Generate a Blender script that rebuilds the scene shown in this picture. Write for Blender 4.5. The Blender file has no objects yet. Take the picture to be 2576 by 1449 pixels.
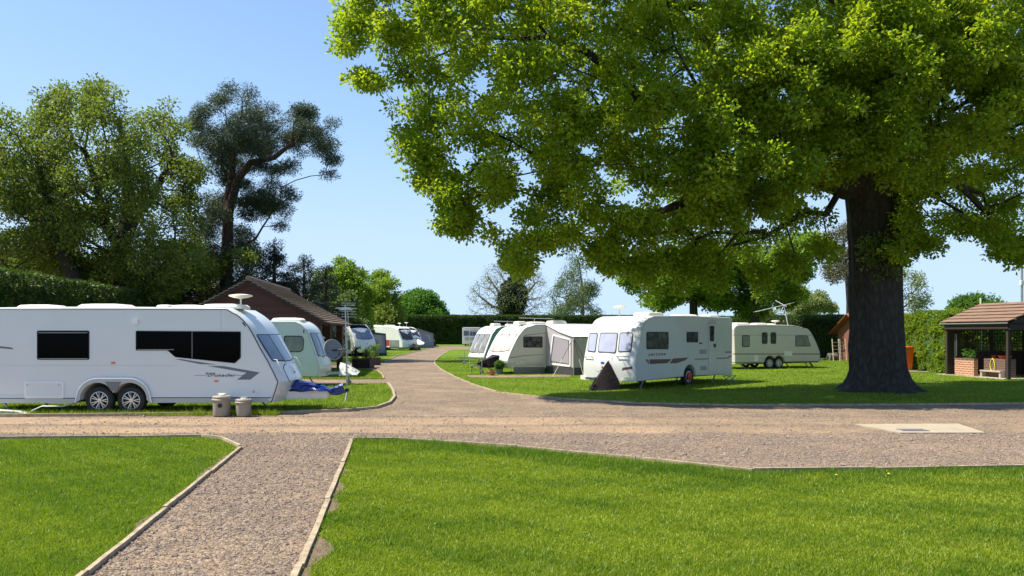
import bpy, bmesh, math, random
import numpy as np
from mathutils import Vector, Matrix, noise
from mathutils.geometry import tessellate_polygon
R = math.radians
random.seed(7); rng = np.random.default_rng(7)
SC = bpy.context.scene; COL = SC.collection
FL = 2012.5; H0 = 835.0; EYE = 2.0          # measured from the photograph: focal length and horizon row (in a 2576 px wide copy), eye height in metres

def G(dx, dy, z=0.0):                        # point on the ground under a measured direction
    Z = (EYE - z) * FL / (dy - H0); return ((dx - 1288) / FL * Z, Z)
def WP(dx, dy, Z): return Vector(((dx - 1288) / FL * Z, Z, EYE - (dy - H0) / FL * Z))
def crop(ox, oy, s):                         # helper: enlarged-crop pixel -> measured pixel
    return lambda x, y: ((ox + x / s) / 1.19255, (oy + y / s) / 1.19255)
c1 = crop(0, 860, 3.6226); c2 = crop(560, 800, 3.15); c3 = crop(940, 880, 5.1762); c4 = crop(1360, 880, 4.8295)
c5 = crop(1700, 900, 4.7704); c6 = crop(2180, 900, 4.8295); c7 = crop(560, 1080, 4.7704); c8 = crop(2600, 880, 5.1758)

# ---------------------------------------------------------------- materials
def mat(name, col, rough=0.6, metal=0.0, spec=0.5, bump=None, var=None, coat=0.0, trans=None, dirt=None):
    m = bpy.data.materials.new(name); m.use_nodes = True; nt = m.node_tree; nd = nt.nodes; L = nt.links
    b = nd['Principled BSDF']; b.inputs['Base Color'].default_value = (*col, 1); b.inputs['Roughness'].default_value = rough
    b.inputs['Metallic'].default_value = metal; b.inputs['Specular IOR Level'].default_value = spec
    b.inputs['Coat Weight'].default_value = coat
    tc = nd.new('ShaderNodeTexCoord'); src = None
    if var:                                   # (scale, amount, second colour)
        n = nd.new('ShaderNodeTexNoise'); n.inputs['Scale'].default_value = var[0]; n.inputs['Detail'].default_value = 6
        n.inputs['Roughness'].default_value = 0.65
        L.new(tc.outputs['Object'], n.inputs['Vector'])
        mr = nd.new('ShaderNodeMapRange'); mr.inputs[1].default_value = 0.35; mr.inputs[2].default_value = 0.65; mr.inputs[4].default_value = var[1]
        L.new(n.outputs['Fac'], mr.inputs[0])
        mx = nd.new('ShaderNodeMix'); mx.data_type = 'RGBA'; mx.inputs[6].default_value = (*col, 1); mx.inputs[7].default_value = (*var[2], 1)
        L.new(mr.outputs[0], mx.inputs[0]); L.new(mx.outputs[2], b.inputs['Base Color']); src = mx.outputs[2]
    if bump:                                  # (scale, strength, distance)
        n = nd.new('ShaderNodeTexNoise'); n.inputs['Scale'].default_value = bump[0]; n.inputs['Detail'].default_value = 5
        L.new(tc.outputs['Object'], n.inputs['Vector'])
        bp = nd.new('ShaderNodeBump'); bp.inputs['Strength'].default_value = bump[1]; bp.inputs['Distance'].default_value = bump[2]
        L.new(n.outputs['Fac'], bp.inputs['Height']); L.new(bp.outputs[0], b.inputs['Normal'])
    return m

def leafmat(name, c1_, c2_, tc1, tr=0.45, rough=0.5, spec=0.3):
    m = bpy.data.materials.new(name); m.use_nodes = True; nt = m.node_tree; nd = nt.nodes; L = nt.links
    b = nd['Principled BSDF']; out = nd['Material Output']; b.inputs['Roughness'].default_value = rough; b.inputs['Specular IOR Level'].default_value = spec
    at = nd.new('ShaderNodeAttribute'); at.attribute_name = 'tint'
    mx = nd.new('ShaderNodeMix'); mx.data_type = 'RGBA'; mx.inputs[6].default_value = (*c1_, 1); mx.inputs[7].default_value = (*c2_, 1)
    L.new(at.outputs['Fac'], mx.inputs[0]); L.new(mx.outputs[2], b.inputs['Base Color'])
    t = nd.new('ShaderNodeBsdfTranslucent')
    mt = nd.new('ShaderNodeMix'); mt.data_type = 'RGBA'; mt.inputs[6].default_value = (tc1[0]*.8, tc1[1]*.9, tc1[2], 1); mt.inputs[7].default_value = (tc1[0]*1.15, tc1[1]*1.05, tc1[2]*.8, 1)
    L.new(at.outputs['Fac'], mt.inputs[0]); L.new(mt.outputs[2], t.inputs[0])
    ms = nd.new('ShaderNodeMixShader'); ms.inputs[0].default_value = tr
    L.new(b.outputs[0], ms.inputs[1]); L.new(t.outputs[0], ms.inputs[2]); L.new(ms.outputs[0], out.inputs[0])
    return m

M = {}
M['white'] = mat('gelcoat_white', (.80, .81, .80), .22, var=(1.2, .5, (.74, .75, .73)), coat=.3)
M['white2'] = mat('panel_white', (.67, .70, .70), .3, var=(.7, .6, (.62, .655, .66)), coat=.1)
M['mint'] = mat('panel_mint', (.64, .68, .66), .3, var=(.8, .5, (.60, .635, .615)), coat=.1)
M['cream'] = mat('panel_cream', (.80, .79, .74), .35, var=(1.2, .6, (.66, .65, .56)))
M['beige'] = mat('panel_beige', (.60, .55, .50), .4, var=(1.0, .6, (.54, .49, .44)))
M['silver'] = mat('panel_silver', (.62, .63, .61), .3, var=(.8, .5, (.57, .585, .565)), coat=.2)
M['olive'] = mat('panel_sage', (.60, .58, .55), .35, var=(.8, .4, (.55, .535, .505)))
M['dgreen'] = mat('panel_bottle_green', (.10, .26, .21), .3)
M['black'] = mat('black_rubber', (.012, .012, .013), .5)
M['tyre'] = mat('tyre_rubber', (.022, .022, .022), .85, bump=(60, .4, .01))
M['rim'] = mat('alloy', (.62, .63, .64), .3, metal=.8)
M['glass_black'] = mat('tinted_acrylic', (.002, .002, .003), .10, spec=.04)
M['glass_blue'] = mat('blue_grey_acrylic', (.10, .14, .20), .08, spec=.9)
M['glass_blind'] = mat('window_with_blind', (.42, .44, .58), .15, spec=.7, var=(3, .6, (.30, .34, .48)))
M['glass_grey'] = mat('grey_acrylic', (.16, .17, .17), .12, spec=.8, var=(2.2, .8, (.32, .31, .30)))
M['glass_dark'] = mat('dark_acrylic', (.012, .013, .013), .12, spec=.08, var=(3.5, .8, (.16, .16, .16)))
M['curtain'] = mat('window_with_curtain', (.62, .42, .36), .3, spec=.5, var=(2.5, .9, (.85, .72, .58)))
M['grey'] = mat('grey_trim', (.16, .17, .18), .5)
M['lgrey'] = mat('light_grey_trim', (.42, .44, .45), .4)
M['stripe'] = mat('grey_decal', (.13, .15, .17), .4)
M['maroon'] = mat('maroon_decal', (.12, .05, .05), .4)
M['red'] = mat('red_plastic', (.42, .03, .02), .4)
M['orange'] = mat('orange_lens', (.75, .16, .02), .3)
M['bin'] = mat('orange_bin_plastic', (.85, .13, .02), .45)
M['logo'] = mat('blue_badge', (.02, .07, .32), .3)
M['steel'] = mat('galvanised_steel', (.45, .46, .46), .4, metal=.7, var=(8, .7, (.33, .34, .34)))
M['alu'] = mat('aluminium', (.7, .7, .7), .35, metal=.5)
M['plastic'] = mat('off_white_plastic', (.72, .69, .58), .5)
M['dome'] = mat('warm_white_plastic', (.82, .78, .66), .45)
M['tank'] = mat('taupe_tank_plastic', (.27, .235, .18), .55, var=(6, .7, (.33, .285, .22)))
M['dish'] = mat('grey_mesh_dish', (.20, .21, .23), .6, var=(40, .5, (.15, .16, .17)))
M['tarp'] = mat('blue_tarpaulin', (.010, .028, .15), .25, bump=(10, .8, .06), var=(5, .7, (.015, .05, .28)))
M['wtarp'] = mat('white_cover_fabric', (.70, .70, .66), .6, bump=(8, .5, .05))
M['btarp'] = mat('dark_cover_fabric', (.016, .011, .012), .75, spec=.2, bump=(8, .5, .05))
M['canvas'] = mat('grey_awning_canvas', (.42, .39, .41), .9, bump=(5, .3, .04), var=(2, .5, (.38, .35, .37)))
M['canvasw'] = mat('white_awning_canvas', (.72, .72, .68), .85, bump=(4, .3, .04))
M['canvasn'] = mat('navy_awning_canvas', (.03, .04, .07), .8)
M['canvasg'] = mat('mid_grey_awning_canvas', (.22, .25, .28), .8, bump=(5, .3, .04))
M['mesh'] = mat('awning_window_mesh', (.34, .31, .35), .5)
M['canvasd'] = mat('dark_mud_skirt', (.05, .05, .055), .6, bump=(6, .4, .04))
M['terracotta'] = mat('terracotta', (.45, .17, .08), .8, var=(6, .6, (.36, .14, .07)))
M['rope'] = mat('cream_tent_cord', (.6, .58, .4), .8)
M['dwood'] = mat('dark_stained_timber', (.035, .022, .018), .8, bump=(14, .5, .02), var=(9, .7, (.055, .034, .026)))
M['hose'] = mat('yellow_hose', (.75, .72, .08), .45)
M['yellow'] = mat('yellow_plastic', (.85, .62, .03), .45)
M['conc'] = mat('concrete', (.40, .33, .24), .9, bump=(30, .3, .01), var=(2.5, .8, (.30, .25, .18)))
M['concd'] = mat('weathered_concrete', (.42, .36, .29), .9, bump=(30, .3, .01), var=(4, .6, (.36, .31, .25)))
M['timber'] = mat('edging_timber', (.45, .355, .235), .85, bump=(24, .6, .008), var=(7, 1.0, (.24, .185, .12)))
M['dandelion'] = mat('dandelion_yellow', (.9, .65, .02), .7)
M['ladder'] = mat('bare_wood', (.62, .52, .42), .7)

def barkmat(name, a, b, sc=6, st=1.0, dist=.06):
    m = bpy.data.materials.new(name); m.use_nodes = True; nt = m.node_tree; nd = nt.nodes; L = nt.links
    p = nd['Principled BSDF']; p.inputs['Roughness'].default_value = .95; p.inputs['Specular IOR Level'].default_value = .15
    tc = nd.new('ShaderNodeTexCoord'); mp = nd.new('ShaderNodeMapping'); mp.inputs['Scale'].default_value = (1, 1, .42)
    L.new(tc.outputs['Object'], mp.inputs[0])
    v = nd.new('ShaderNodeTexVoronoi'); v.feature = 'DISTANCE_TO_EDGE'; v.inputs['Scale'].default_value = sc; L.new(mp.outputs[0], v.inputs['Vector'])
    n = nd.new('ShaderNodeTexNoise'); n.inputs['Scale'].default_value = sc * 1.5; n.inputs['Detail'].default_value = 8; L.new(mp.outputs[0], n.inputs['Vector'])
    ad = nd.new('ShaderNodeMath'); ad.operation = 'MULTIPLY_ADD'; ad.inputs[1].default_value = 1.6
    L.new(v.outputs['Distance'], ad.inputs[0]); L.new(n.outputs['Fac'], ad.inputs[2])
    mx = nd.new('ShaderNodeMix'); mx.data_type = 'RGBA'; mx.inputs[6].default_value = (*a, 1); mx.inputs[7].default_value = (*b, 1)
    L.new(ad.outputs[0], mx.inputs[0]); L.new(mx.outputs[2], p.inputs['Base Color'])
    bp = nd.new('ShaderNodeBump'); bp.inputs['Strength'].default_value = st; bp.inputs['Distance'].default_value = dist
    L.new(ad.outputs[0], bp.inputs['Height']); L.new(bp.outputs[0], p.inputs['Normal'])
    return m
M['bark'] = barkmat('oak_bark', (.016, .015, .013), (.058, .052, .044), 6, .7, .04)
M['barkp'] = barkmat('pine_bark', (.03, .022, .018), (.09, .06, .045), 5)
M['barkg'] = barkmat('grey_bark', (.09, .085, .075), (.19, .18, .16), 5)

def stripes_mat(name, a, b, scale, axis='Z', rough=.8, jitter=.4, bumpd=.01):   # boarding: horizontal lines with tone changes board by board
    m = bpy.data.materials.new(name); m.use_nodes = True; nt = m.node_tree; nd = nt.nodes; L = nt.links
    p = nd['Principled BSDF']; p.inputs['Roughness'].default_value = rough
    tc = nd.new('ShaderNodeTexCoord'); sp = nd.new('ShaderNodeSeparateXYZ'); L.new(tc.outputs['Object'], sp.inputs[0])
    mu = nd.new('ShaderNodeMath'); mu.operation = 'MULTIPLY'; mu.inputs[1].default_value = scale; L.new(sp.outputs[axis], mu.inputs[0])
    fr = nd.new('ShaderNodeMath'); fr.operation = 'FRACT'; L.new(mu.outputs[0], fr.inputs[0])
    fl = nd.new('ShaderNodeMath'); fl.operation = 'FLOOR'; L.new(mu.outputs[0], fl.inputs[0])
    wn = nd.new('ShaderNodeTexWhiteNoise'); wn.noise_dimensions = '1D'; L.new(fl.outputs[0], wn.inputs['W'])
    n = nd.new('ShaderNodeTexNoise'); n.inputs['Scale'].default_value = 3; n.inputs['Detail'].default_value = 6; L.new(tc.outputs['Object'], n.inputs['Vector'])
    av = nd.new('ShaderNodeMath'); av.operation = 'MULTIPLY_ADD'; av.inputs[1].default_value = jitter; L.new(wn.outputs[0], av.inputs[0]); 
    sc = nd.new('ShaderNodeMath'); sc.operation = 'MULTIPLY'; sc.inputs[1].default_value = 1 - jitter; L.new(n.outputs['Fac'], sc.inputs[0]); L.new(sc.outputs[0], av.inputs[2])
    mx = nd.new('ShaderNodeMix'); mx.data_type = 'RGBA'; mx.inputs[6].default_value = (*a, 1); mx.inputs[7].default_value = (*b, 1)
    L.new(av.outputs[0], mx.inputs[0]); L.new(mx.outputs[2], p.inputs['Base Color'])
    bp = nd.new('ShaderNodeBump'); bp.inputs['Strength'].default_value = 1; bp.inputs['Distance'].default_value = bumpd
    L.new(fr.outputs[0], bp.inputs['Height']); L.new(bp.outputs[0], p.inputs['Normal'])
    return m
M['boards'] = stripes_mat('dark_red_brown_boarding', (.065, .030, .027), (.115, .055, .047), 6.5, bumpd=.03)
M['cedar'] = stripes_mat('red_brown_boarding', (.19, .065, .04), (.25, .09, .055), 6.5)
def brickmat(name, a, b, mo, sc=1.0):
    m = bpy.data.materials.new(name); m.use_nodes = True; nt = m.node_tree; nd = nt.nodes; L = nt.links
    p = nd['Principled BSDF']; p.inputs['Roughness'].default_value = .9
    tc = nd.new('ShaderNodeTexCoord'); br = nd.new('ShaderNodeTexBrick')
    sp = nd.new('ShaderNodeSeparateXYZ'); cb = nd.new('ShaderNodeCombineXYZ'); L.new(tc.outputs['Object'], sp.inputs[0]); L.new(sp.outputs['Y'], cb.inputs[0]); L.new(sp.outputs['Z'], cb.inputs[1]); L.new(cb.outputs[0], br.inputs['Vector'])
    br.inputs['Color1'].default_value = (*a, 1); br.inputs['Color2'].default_value = (*b, 1); br.inputs['Mortar'].default_value = (*mo, 1)
    br.inputs['Scale'].default_value = sc; br.inputs['Brick Width'].default_value = .26; br.inputs['Row Height'].default_value = .1; br.inputs['Mortar Size'].default_value = .014
    L.new(br.outputs['Color'], p.inputs['Base Color'])
    bp = nd.new('ShaderNodeBump'); bp.inputs['Strength'].default_value = .6; bp.inputs['Distance'].default_value = .01; bp.invert = True
    L.new(br.outputs['Fac'], bp.inputs['Height']); L.new(bp.outputs[0], p.inputs['Normal'])
    return m
M['brick'] = brickmat('brick', (.42, .17, .09), (.33, .13, .08), (.62, .45, .32))
M['brickd'] = brickmat('dark_brick', (.14, .07, .05), (.10, .055, .045), (.18, .13, .11))
M['tiles'] = mat('brown_roof_tile', (.18, .12, .09), .85, bump=(9, .5, .03), var=(4, .9, (.30, .22, .17)))
M['tiles2'] = mat('pink_brown_roof_tile', (.24, .145, .095), .85, bump=(9, .5, .03), var=(2.5, .9, (.17, .105, .07)))
M['tiles_shade'] = mat('tree_shade_roof_tile', (.05, .04, .035), .9, bump=(9, .6, .04), var=(4, .9, (.10, .075, .06)))  # darker copy of the roof tile, the trees' shade put into its colour
M['redroof'] = mat('red_felt_roof', (.30, .08, .055), .8, bump=(9, .3, .01), var=(3, .6, (.24, .07, .05)))

# foliage
M['oak'] = leafmat('oak_leaf', (.06, .14, .008), (.27, .35, .020), (.44, .58, .018), .50)
M['oakd'] = leafmat('oak_leaf_dense', (.07, .125, .022), (.20, .25, .045), (.24, .32, .03), .42)
M['lime'] = leafmat('young_leaf', (.10, .19, .02), (.17, .26, .03), (.28, .42, .03), .45)
M['mid'] = leafmat('mid_green_leaf', (.05, .14, .02), (.10, .20, .025), (.13, .30, .03), .42)
M['pine'] = leafmat('pine_needles', (.032, .058, .034), (.10, .13, .075), (.08, .12, .04), .2, rough=.6)
M['spruce'] = leafmat('spruce_needles', (.012, .028, .016), (.03, .05, .025), (.02, .04, .01), .1)
M['conifer'] = leafmat('hedge_foliage', (.022, .055, .012), (.095, .16, .022), (.10, .17, .012), .25)
M['coniferl'] = leafmat('bright_hedge_foliage', (.09, .18, .014), (.28, .38, .04), (.26, .38, .03), .38)
M['ivy'] = leafmat('ivy_leaf', (.02, .035, .012), (.06, .075, .02), (.03, .05, .01), .15)
M['birch'] = leafmat('birch_leaf', (.07, .12, .03), (.14, .19, .06), (.16, .24, .04), .4)
M['pale'] = leafmat('pale_leaf', (.16, .22, .07), (.30, .34, .14), (.3, .36, .1), .4)
M['brownleaf'] = leafmat('bronze_leaf', (.08, .09, .04), (.17, .15, .08), (.15, .14, .05), .35)
M['grass'] = leafmat('grass_blade', (.055, .14, .010), (.32, .38, .03), (.26, .38, .014), .42, rough=.45)

# ---------------------------------------------------------------- object helpers
def tag(o, label=None, cat=None, group=None, kind=None):
    if label: o['label'] = label
    if cat: o['category'] = cat
    if group: o['group'] = group
    if kind: o['kind'] = kind
    return o
def empty(name, loc=(0, 0, 0), rz=0.0, label=None, cat=None, group=None):
    o = bpy.data.objects.new(name, None); COL.objects.link(o); o.location = loc; o.rotation_euler = (0, 0, rz)
    return tag(o, label, cat, group)
def link(me, name, m, parent=None, smooth=False, sharp=35, loc=None):
    if m is not None: me.materials.append(m)
    if smooth:
        me.shade_smooth(); me.set_sharp_from_angle(angle=R(sharp))
    o = bpy.data.objects.new(name, me); COL.objects.link(o)
    if parent: o.parent = parent
    if loc: o.location = loc
    return o
class MB:
    def __init__(s): s.bm = bmesh.new()
    def face(s, pts):
        vs = [s.bm.verts.new(p) for p in pts]; return s.bm.faces.new(vs)
    def box(s, c, d, rz=0.0, mtx=None, bev=0.0):
        r = bmesh.ops.create_cube(s.bm, size=1.0); vs = r['verts']
        T = mtx @ Matrix.Diagonal((*d, 1)) if mtx else Matrix.Translation(Vector(c)) @ Matrix.Rotation(rz, 4, 'Z') @ Matrix.Diagonal((*d, 1))
        bmesh.ops.transform(s.bm, matrix=T, verts=vs)
        if bev:
            es = list({e for v in vs for e in v.link_edges}); bmesh.ops.bevel(s.bm, geom=es, offset=bev, segments=2, affect='EDGES')
        return s
    def bar(s, a, b, w, h=None):              # square bar between two points
        a = Vector(a); b = Vector(b); d = b - a; q = d.to_track_quat('Z', 'Y').to_matrix().to_4x4()
        return s.box(None, (w, h or w, d.length), mtx=Matrix.Translation((a + b) / 2) @ q)
    def tube(s, pts, rad, n=8, cap=True):
        pts = [Vector(p) for p in pts]; rs = rad if hasattr(rad, '__len__') else [rad] * len(pts)
        rings = []; u = None
        for i, p in enumerate(pts):
            d = (pts[min(i + 1, len(pts) - 1)] - pts[max(i - 1, 0)]).normalized()
            if u is None: u = d.orthogonal().normalized()
            u = (u - d * u.dot(d)); u = u.normalized() if u.length > 1e-6 else d.orthogonal().normalized()
            w = d.cross(u)
            rings.append([s.bm.verts.new(p + (u * math.cos(k * 2 * math.pi / n) + w * math.sin(k * 2 * math.pi / n)) * rs[i]) for k in range(n)])
        for a, b in zip(rings, rings[1:]):
            for k in range(n): s.bm.faces.new((a[k], a[(k + 1) % n], b[(k + 1) % n], b[k]))
        if cap: s.bm.faces.new(rings[0][::-1]); s.bm.faces.new(rings[-1])
        return s
    def lathe(s, prof, mtx=None, n=24, cap=True):       # prof: (radius, height) round local Z
        mtx = mtx or Matrix.Identity(4); rings = []
        for r, h in prof:
            rings.append([s.bm.verts.new(mtx @ Vector((max(r, 1e-4) * math.cos(k * 2 * math.pi / n), max(r, 1e-4) * math.sin(k * 2 * math.pi / n), h))) for k in range(n)])
        for a, b in zip(rings, rings[1:]):
            for k in range(n): s.bm.faces.new((a[k], a[(k + 1) % n], b[(k + 1) % n], b[k]))
        if cap: s.bm.faces.new(rings[0][::-1]); s.bm.faces.new(rings[-1])
        return s
    def prism(s, pts, off):                   # closed outline (3D) pushed along a vector
        off = Vector(off); a = [s.bm.verts.new(p) for p in pts]; b = [s.bm.verts.new(Vector(p) + off) for p in pts]
        n = len(pts)
        for k in range(n): s.bm.faces.new((a[k], a[(k + 1) % n], b[(k + 1) % n], b[k]))
        s.bm.faces.new(a[::-1]); s.bm.faces.new(b); return s
    def build(s, name, m, parent=None, smooth=False, sharp=35, loc=None):
        bmesh.ops.recalc_face_normals(s.bm, faces=s.bm.faces)
        me = bpy.data.meshes.new(name); s.bm.to_mesh(me); s.bm.free()
        return link(me, name, m, parent, smooth, sharp, loc)
def np_mesh(name, V, nper, m, parent=None, tint=None):   # V: (faces*nper, 3)
    me = bpy.data.meshes.new(name); nv = len(V); nf = nv // nper
    me.vertices.add(nv); me.vertices.foreach_set('co', V.astype(np.float32).ravel())
    me.loops.add(nv); me.loops.foreach_set('vertex_index', np.arange(nv, dtype=np.int32))
    me.polygons.add(nf); me.polygons.foreach_set('loop_start', np.arange(0, nv, nper, dtype=np.int32))
    me.update(calc_edges=True)
    if tint is not None:
        a = me.attributes.new('tint', 'FLOAT', 'FACE'); a.data.foreach_set('value', np.clip(tint, 0, 1).astype(np.float32))
    return link(me, name, m, parent)
def round_poly(pts, r, n=4):
    out = []; N = len(pts)
    for i in range(N):
        p = Vector(pts[i]); a = Vector(pts[i - 1]) - p; b = Vector(pts[(i + 1) % N]) - p
        rr = min(r, a.length * .45, b.length * .45); a = a.normalized() * rr + p; b = b.normalized() * rr + p
        for k in range(n + 1):
            t = k / n; out.append((1 - t) ** 2 * a + 2 * t * (1 - t) * p + t * t * b)
    return out
def unit(a): return a / np.maximum(np.linalg.norm(a, axis=1, keepdims=True), 1e-9)
def inside(px, py, poly):
    c = np.zeros(len(px), bool); n = len(poly)
    for i in range(n):
        x1, y1 = poly[i]; x2, y2 = poly[(i + 1) % n]
        if y1 == y2: continue
        c ^= ((y1 > py) != (y2 > py)) & (px < (x2 - x1) * (py - y1) / (y2 - y1) + x1)
    return c
def edge_dist(px, py, poly):
    d = np.full(len(px), 1e9); n = len(poly)
    for i in range(n):
        a = np.array(poly[i]); b = np.array(poly[(i + 1) % n]); ab = b - a
        t = np.clip(((px - a[0]) * ab[0] + (py - a[1]) * ab[1]) / max(ab @ ab, 1e-9), 0, 1)
        d = np.minimum(d, np.hypot(px - a[0] - t * ab[0], py - a[1] - t * ab[1]))
    return d

# ---------------------------------------------------------------- trees
def leaf_quads(P, D, L, Wd, upb=.5):
    n = len(P); D = unit(D); N = unit(rng.normal(size=(n, 3)) + np.array([0, 0, upb])); S = unit(np.cross(D, N)); N = np.cross(S, D)
    L = L[:, None]; Wd = Wd[:, None]; f = rng.uniform(.02, .25, (n, 1)) * L
    V = np.empty((n, 4, 3)); V[:, 0] = P; V[:, 1] = P + D * L * .55 + S * Wd * .5 + N * f; V[:, 2] = P + D * L; V[:, 3] = P + D * L * .5 - S * Wd * .5 + N * f
    return V.reshape(-1, 3)
def crown_leaves(tips, k, rc, L, W, droop=0.0, flat=.8, upb=.5, tvar=.35):
    n = len(tips); P0 = np.repeat(tips, k, 0); off = rng.normal(size=(n * k, 3)); off = unit(off) * rng.uniform(.15, 1, (n * k, 1)) ** .6 * rc
    off[:, 2] *= flat; off[:, 2] -= droop * rng.uniform(0, 1, n * k) * rc * 2
    D = off + rng.normal(size=(n * k, 3)) * rc * .5; D[:, 2] -= droop * rc
    Ls = L * rng.uniform(.65, 1.3, n * k); t = np.repeat(rng.uniform(0, 1, n), k) * (1 - tvar) + rng.uniform(0, 1, n * k) * tvar
    return leaf_quads(P0 + off, D, Ls, Ls * W, upb), t
def poly_tips(poly, Z0, T, n, thresh=-.05, nscale=.45, Rr=None, shell=.5, seed=0, rag=.28, ragw=1.3, Zc=None, Tf=None):
    # crown tips: an outline traced from the photograph, given its own distance, real size and depth; noise cuts gaps and a ragged rim
    xs = [p[0] for p in poly]; ys = [p[1] for p in poly]; out = []; Rr = Rr or T; k0 = Z0 / FL; P = [(x * k0, y * k0) for x, y in poly]
    while len(out) < n:
        m = n * 4; x = rng.uniform(min(xs), max(xs), m); y = rng.uniform(min(ys), max(ys), m); k = inside(x, y, poly); x = x[k]; y = y[k]
        d = edge_dist(x * k0, y * k0, P); dd = np.minimum(d, Rr); th = T * np.sqrt(np.clip(1 - (1 - dd / Rr) ** 2, 0.02, 1))
        if Tf is not None: th = th * Tf(x)
        s = rng.uniform(0, 1, len(x)) ** shell * np.where(rng.random(len(x)) < .5, -1, 1)
        zc = Zc(x) if Zc is not None else np.full(len(x), float(Z0)); X = (x - 1288) / FL * zc; Zh = EYE - (y - H0) / FL * zc; Y = zc + s * th
        for q in zip(X, Y, Zh, d):
            if noise.noise((q[0] * nscale + seed, q[1] * nscale, q[2] * nscale * 1.2)) > thresh + rag * max(0, 1 - q[3] / ragw):
                out.append(q[:3])
                if len(out) >= n: break
    return np.array(out)
def skeleton(paths, tips, step=.8, wig=.10, kpath=.35, zmin=0, r0=.012, expo=.45, up=.12):
    pos = []; par = []; pl = []; fixed = []
    for pi, path in enumerate(paths):         # path: list of (x,y,z,r); later paths start from their nearest node
        prev = -1
        if pi: prev = int(np.argmin(np.linalg.norm(np.array(pos) - np.array(path[0][:3]), axis=1)))
        for j in range(len(path) - 1):
            a = np.array(path[j], float); b = np.array(path[j + 1], float); n = max(1, int(np.linalg.norm((b - a)[:3]) / step))
            for t in range(0 if j == 0 and pi == 0 else 1, n + 1):
                q = a + (b - a) * t / n; w = rng.normal(size=3) * .04 * (pi > 0)
                pl.append((pl[prev] + np.linalg.norm(q[:3] - pos[prev])) if prev >= 0 else 0.0)
                pos.append(q[:3] + w); par.append(prev); fixed.append(q[3]); prev = len(pos) - 1
    root = np.array(paths[0][-1][:3]) ; mid = np.array(paths[0][len(paths[0]) // 2][:3])
    order = np.argsort(np.linalg.norm(tips - mid, axis=1))
    cap = len(pos) + int(sum(max(1, 6) for _ in tips)) + 10
    A = np.zeros((cap, 3)); B = np.zeros(cap); n0 = len(pos); A[:n0] = pos; B[:n0] = pl
    bad = np.zeros(cap); bad[:n0] = np.where(np.array(pos)[:, 2] < zmin, 1e3, 0)
    N = n0; PAR = par + [0] * (cap - n0)
    for i in order:
        t = tips[i]; d = np.linalg.norm(A[:N] - t, axis=1); c = d + kpath * B[:N] + bad[:N]; j = int(np.argmin(c)); dj = d[j]
        n = min(6, max(1, int(dj / step))); a = A[j].copy(); w = rng.normal(size=3) * wig * dj; w[2] += up * dj; prev = j
        for s in range(1, n + 1):
            u = s / n; q = a + (t - a) * u + w * (u * (1 - u))
            A[N] = q; B[N] = B[prev] + np.linalg.norm(q - A[prev]); PAR[N] = prev; prev = N; N += 1
            if N >= cap - 8: break
        if N >= cap - 8: break
    A = A[:N]; PAR = PAR[:N]; cnt = np.zeros(N); haschild = np.zeros(N, bool)
    for i in range(N):
        if PAR[i] >= 0: haschild[PAR[i]] = True
    cnt[~haschild] = 1
    for i in range(N - 1, 0, -1):
        if PAR[i] >= 0: cnt[PAR[i]] += cnt[i]
    r = r0 * np.maximum(cnt, 1) ** expo
    for i in range(n0): r[i] = fixed[i]
    for i in range(n0, N): r[i] = min(r[i], r[PAR[i]] * .9 if PAR[i] >= 0 else r[i])
    return A, PAR, cnt, r, n0
def tubes_mesh(A, PAR, cnt, r, skip=None):
    N = len(A); kids = [[] for _ in range(N)]
    for i in range(N):
        if PAR[i] >= 0: kids[PAR[i]].append(i)
    starts = [i for i in range(N) if PAR[i] < 0]; V = []; F = []; stack = [(s, None) for s in starts]
    while stack:
        i, frm = stack.pop(); ch = ([frm] if frm is not None else []) + [i]
        while kids[i]:
            ks = sorted(kids[i], key=lambda k: -cnt[k])
            for k in ks[1:]: stack.append((k, i))
            i = ks[0]; ch.append(i)
        if len(ch) < 2: continue
        rr = [r[c] for c in ch]
        if frm is not None: rr[0] = rr[1]
        rr[-1] *= .5
        n = 12 if rr[0] > .2 else 7 if rr[0] > .06 else 4 if rr[0] > .02 else 3
        pts = A[ch]; u = None; base = len(V)
        for a in range(len(ch)):
            d = pts[min(a + 1, len(ch) - 1)] - pts[max(a - 1, 0)]; d = d / (np.linalg.norm(d) + 1e-9)
            if u is None: u = np.cross(d, [.3, .9, .1] if abs(d[1]) < .8 else [1, 0, 0])
            u = u - d * (u @ d); u = u / (np.linalg.norm(u) + 1e-9); w = np.cross(d, u)
            for k in range(n):
                an = k * 2 * math.pi / n; V.append(pts[a] + (u * math.cos(an) + w * math.sin(an)) * rr[a])
        for a in range(len(ch) - 1):
            for k in range(n):
                k2 = (k + 1) % n; F.append((base + a * n + k, base + a * n + k2, base + (a + 1) * n + k2, base + (a + 1) * n + k))
    me = bpy.data.meshes.new('trunk'); me.from_pydata([tuple(v) for v in V], [], F); me.update(); return me
def tree(name, label, cat, paths, tips, leaf, k, rc, L, W, bark='bark', group=None, droop=0.0, flat=.8, upb=.5, extra=None, crown='crown', leaftips=None, **kw):
    base = paths[0][0]; root = empty(name, (base[0], base[1], 0), 0, label, cat, group); o3 = np.array([base[0], base[1], 0])
    A, PAR, cnt, r, n0 = skeleton(paths, tips, **kw)
    me = tubes_mesh(A - o3, PAR, cnt, r); link(me, 'trunk', M[bark], root, True, 60)
    lt = tips if leaftips is None else leaftips
    if k:
        V, t = crown_leaves(lt, k, rc, L, W, droop, flat, upb)
        np_mesh(crown, V - o3, 4, M[leaf], root, t)
    return root
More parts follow.
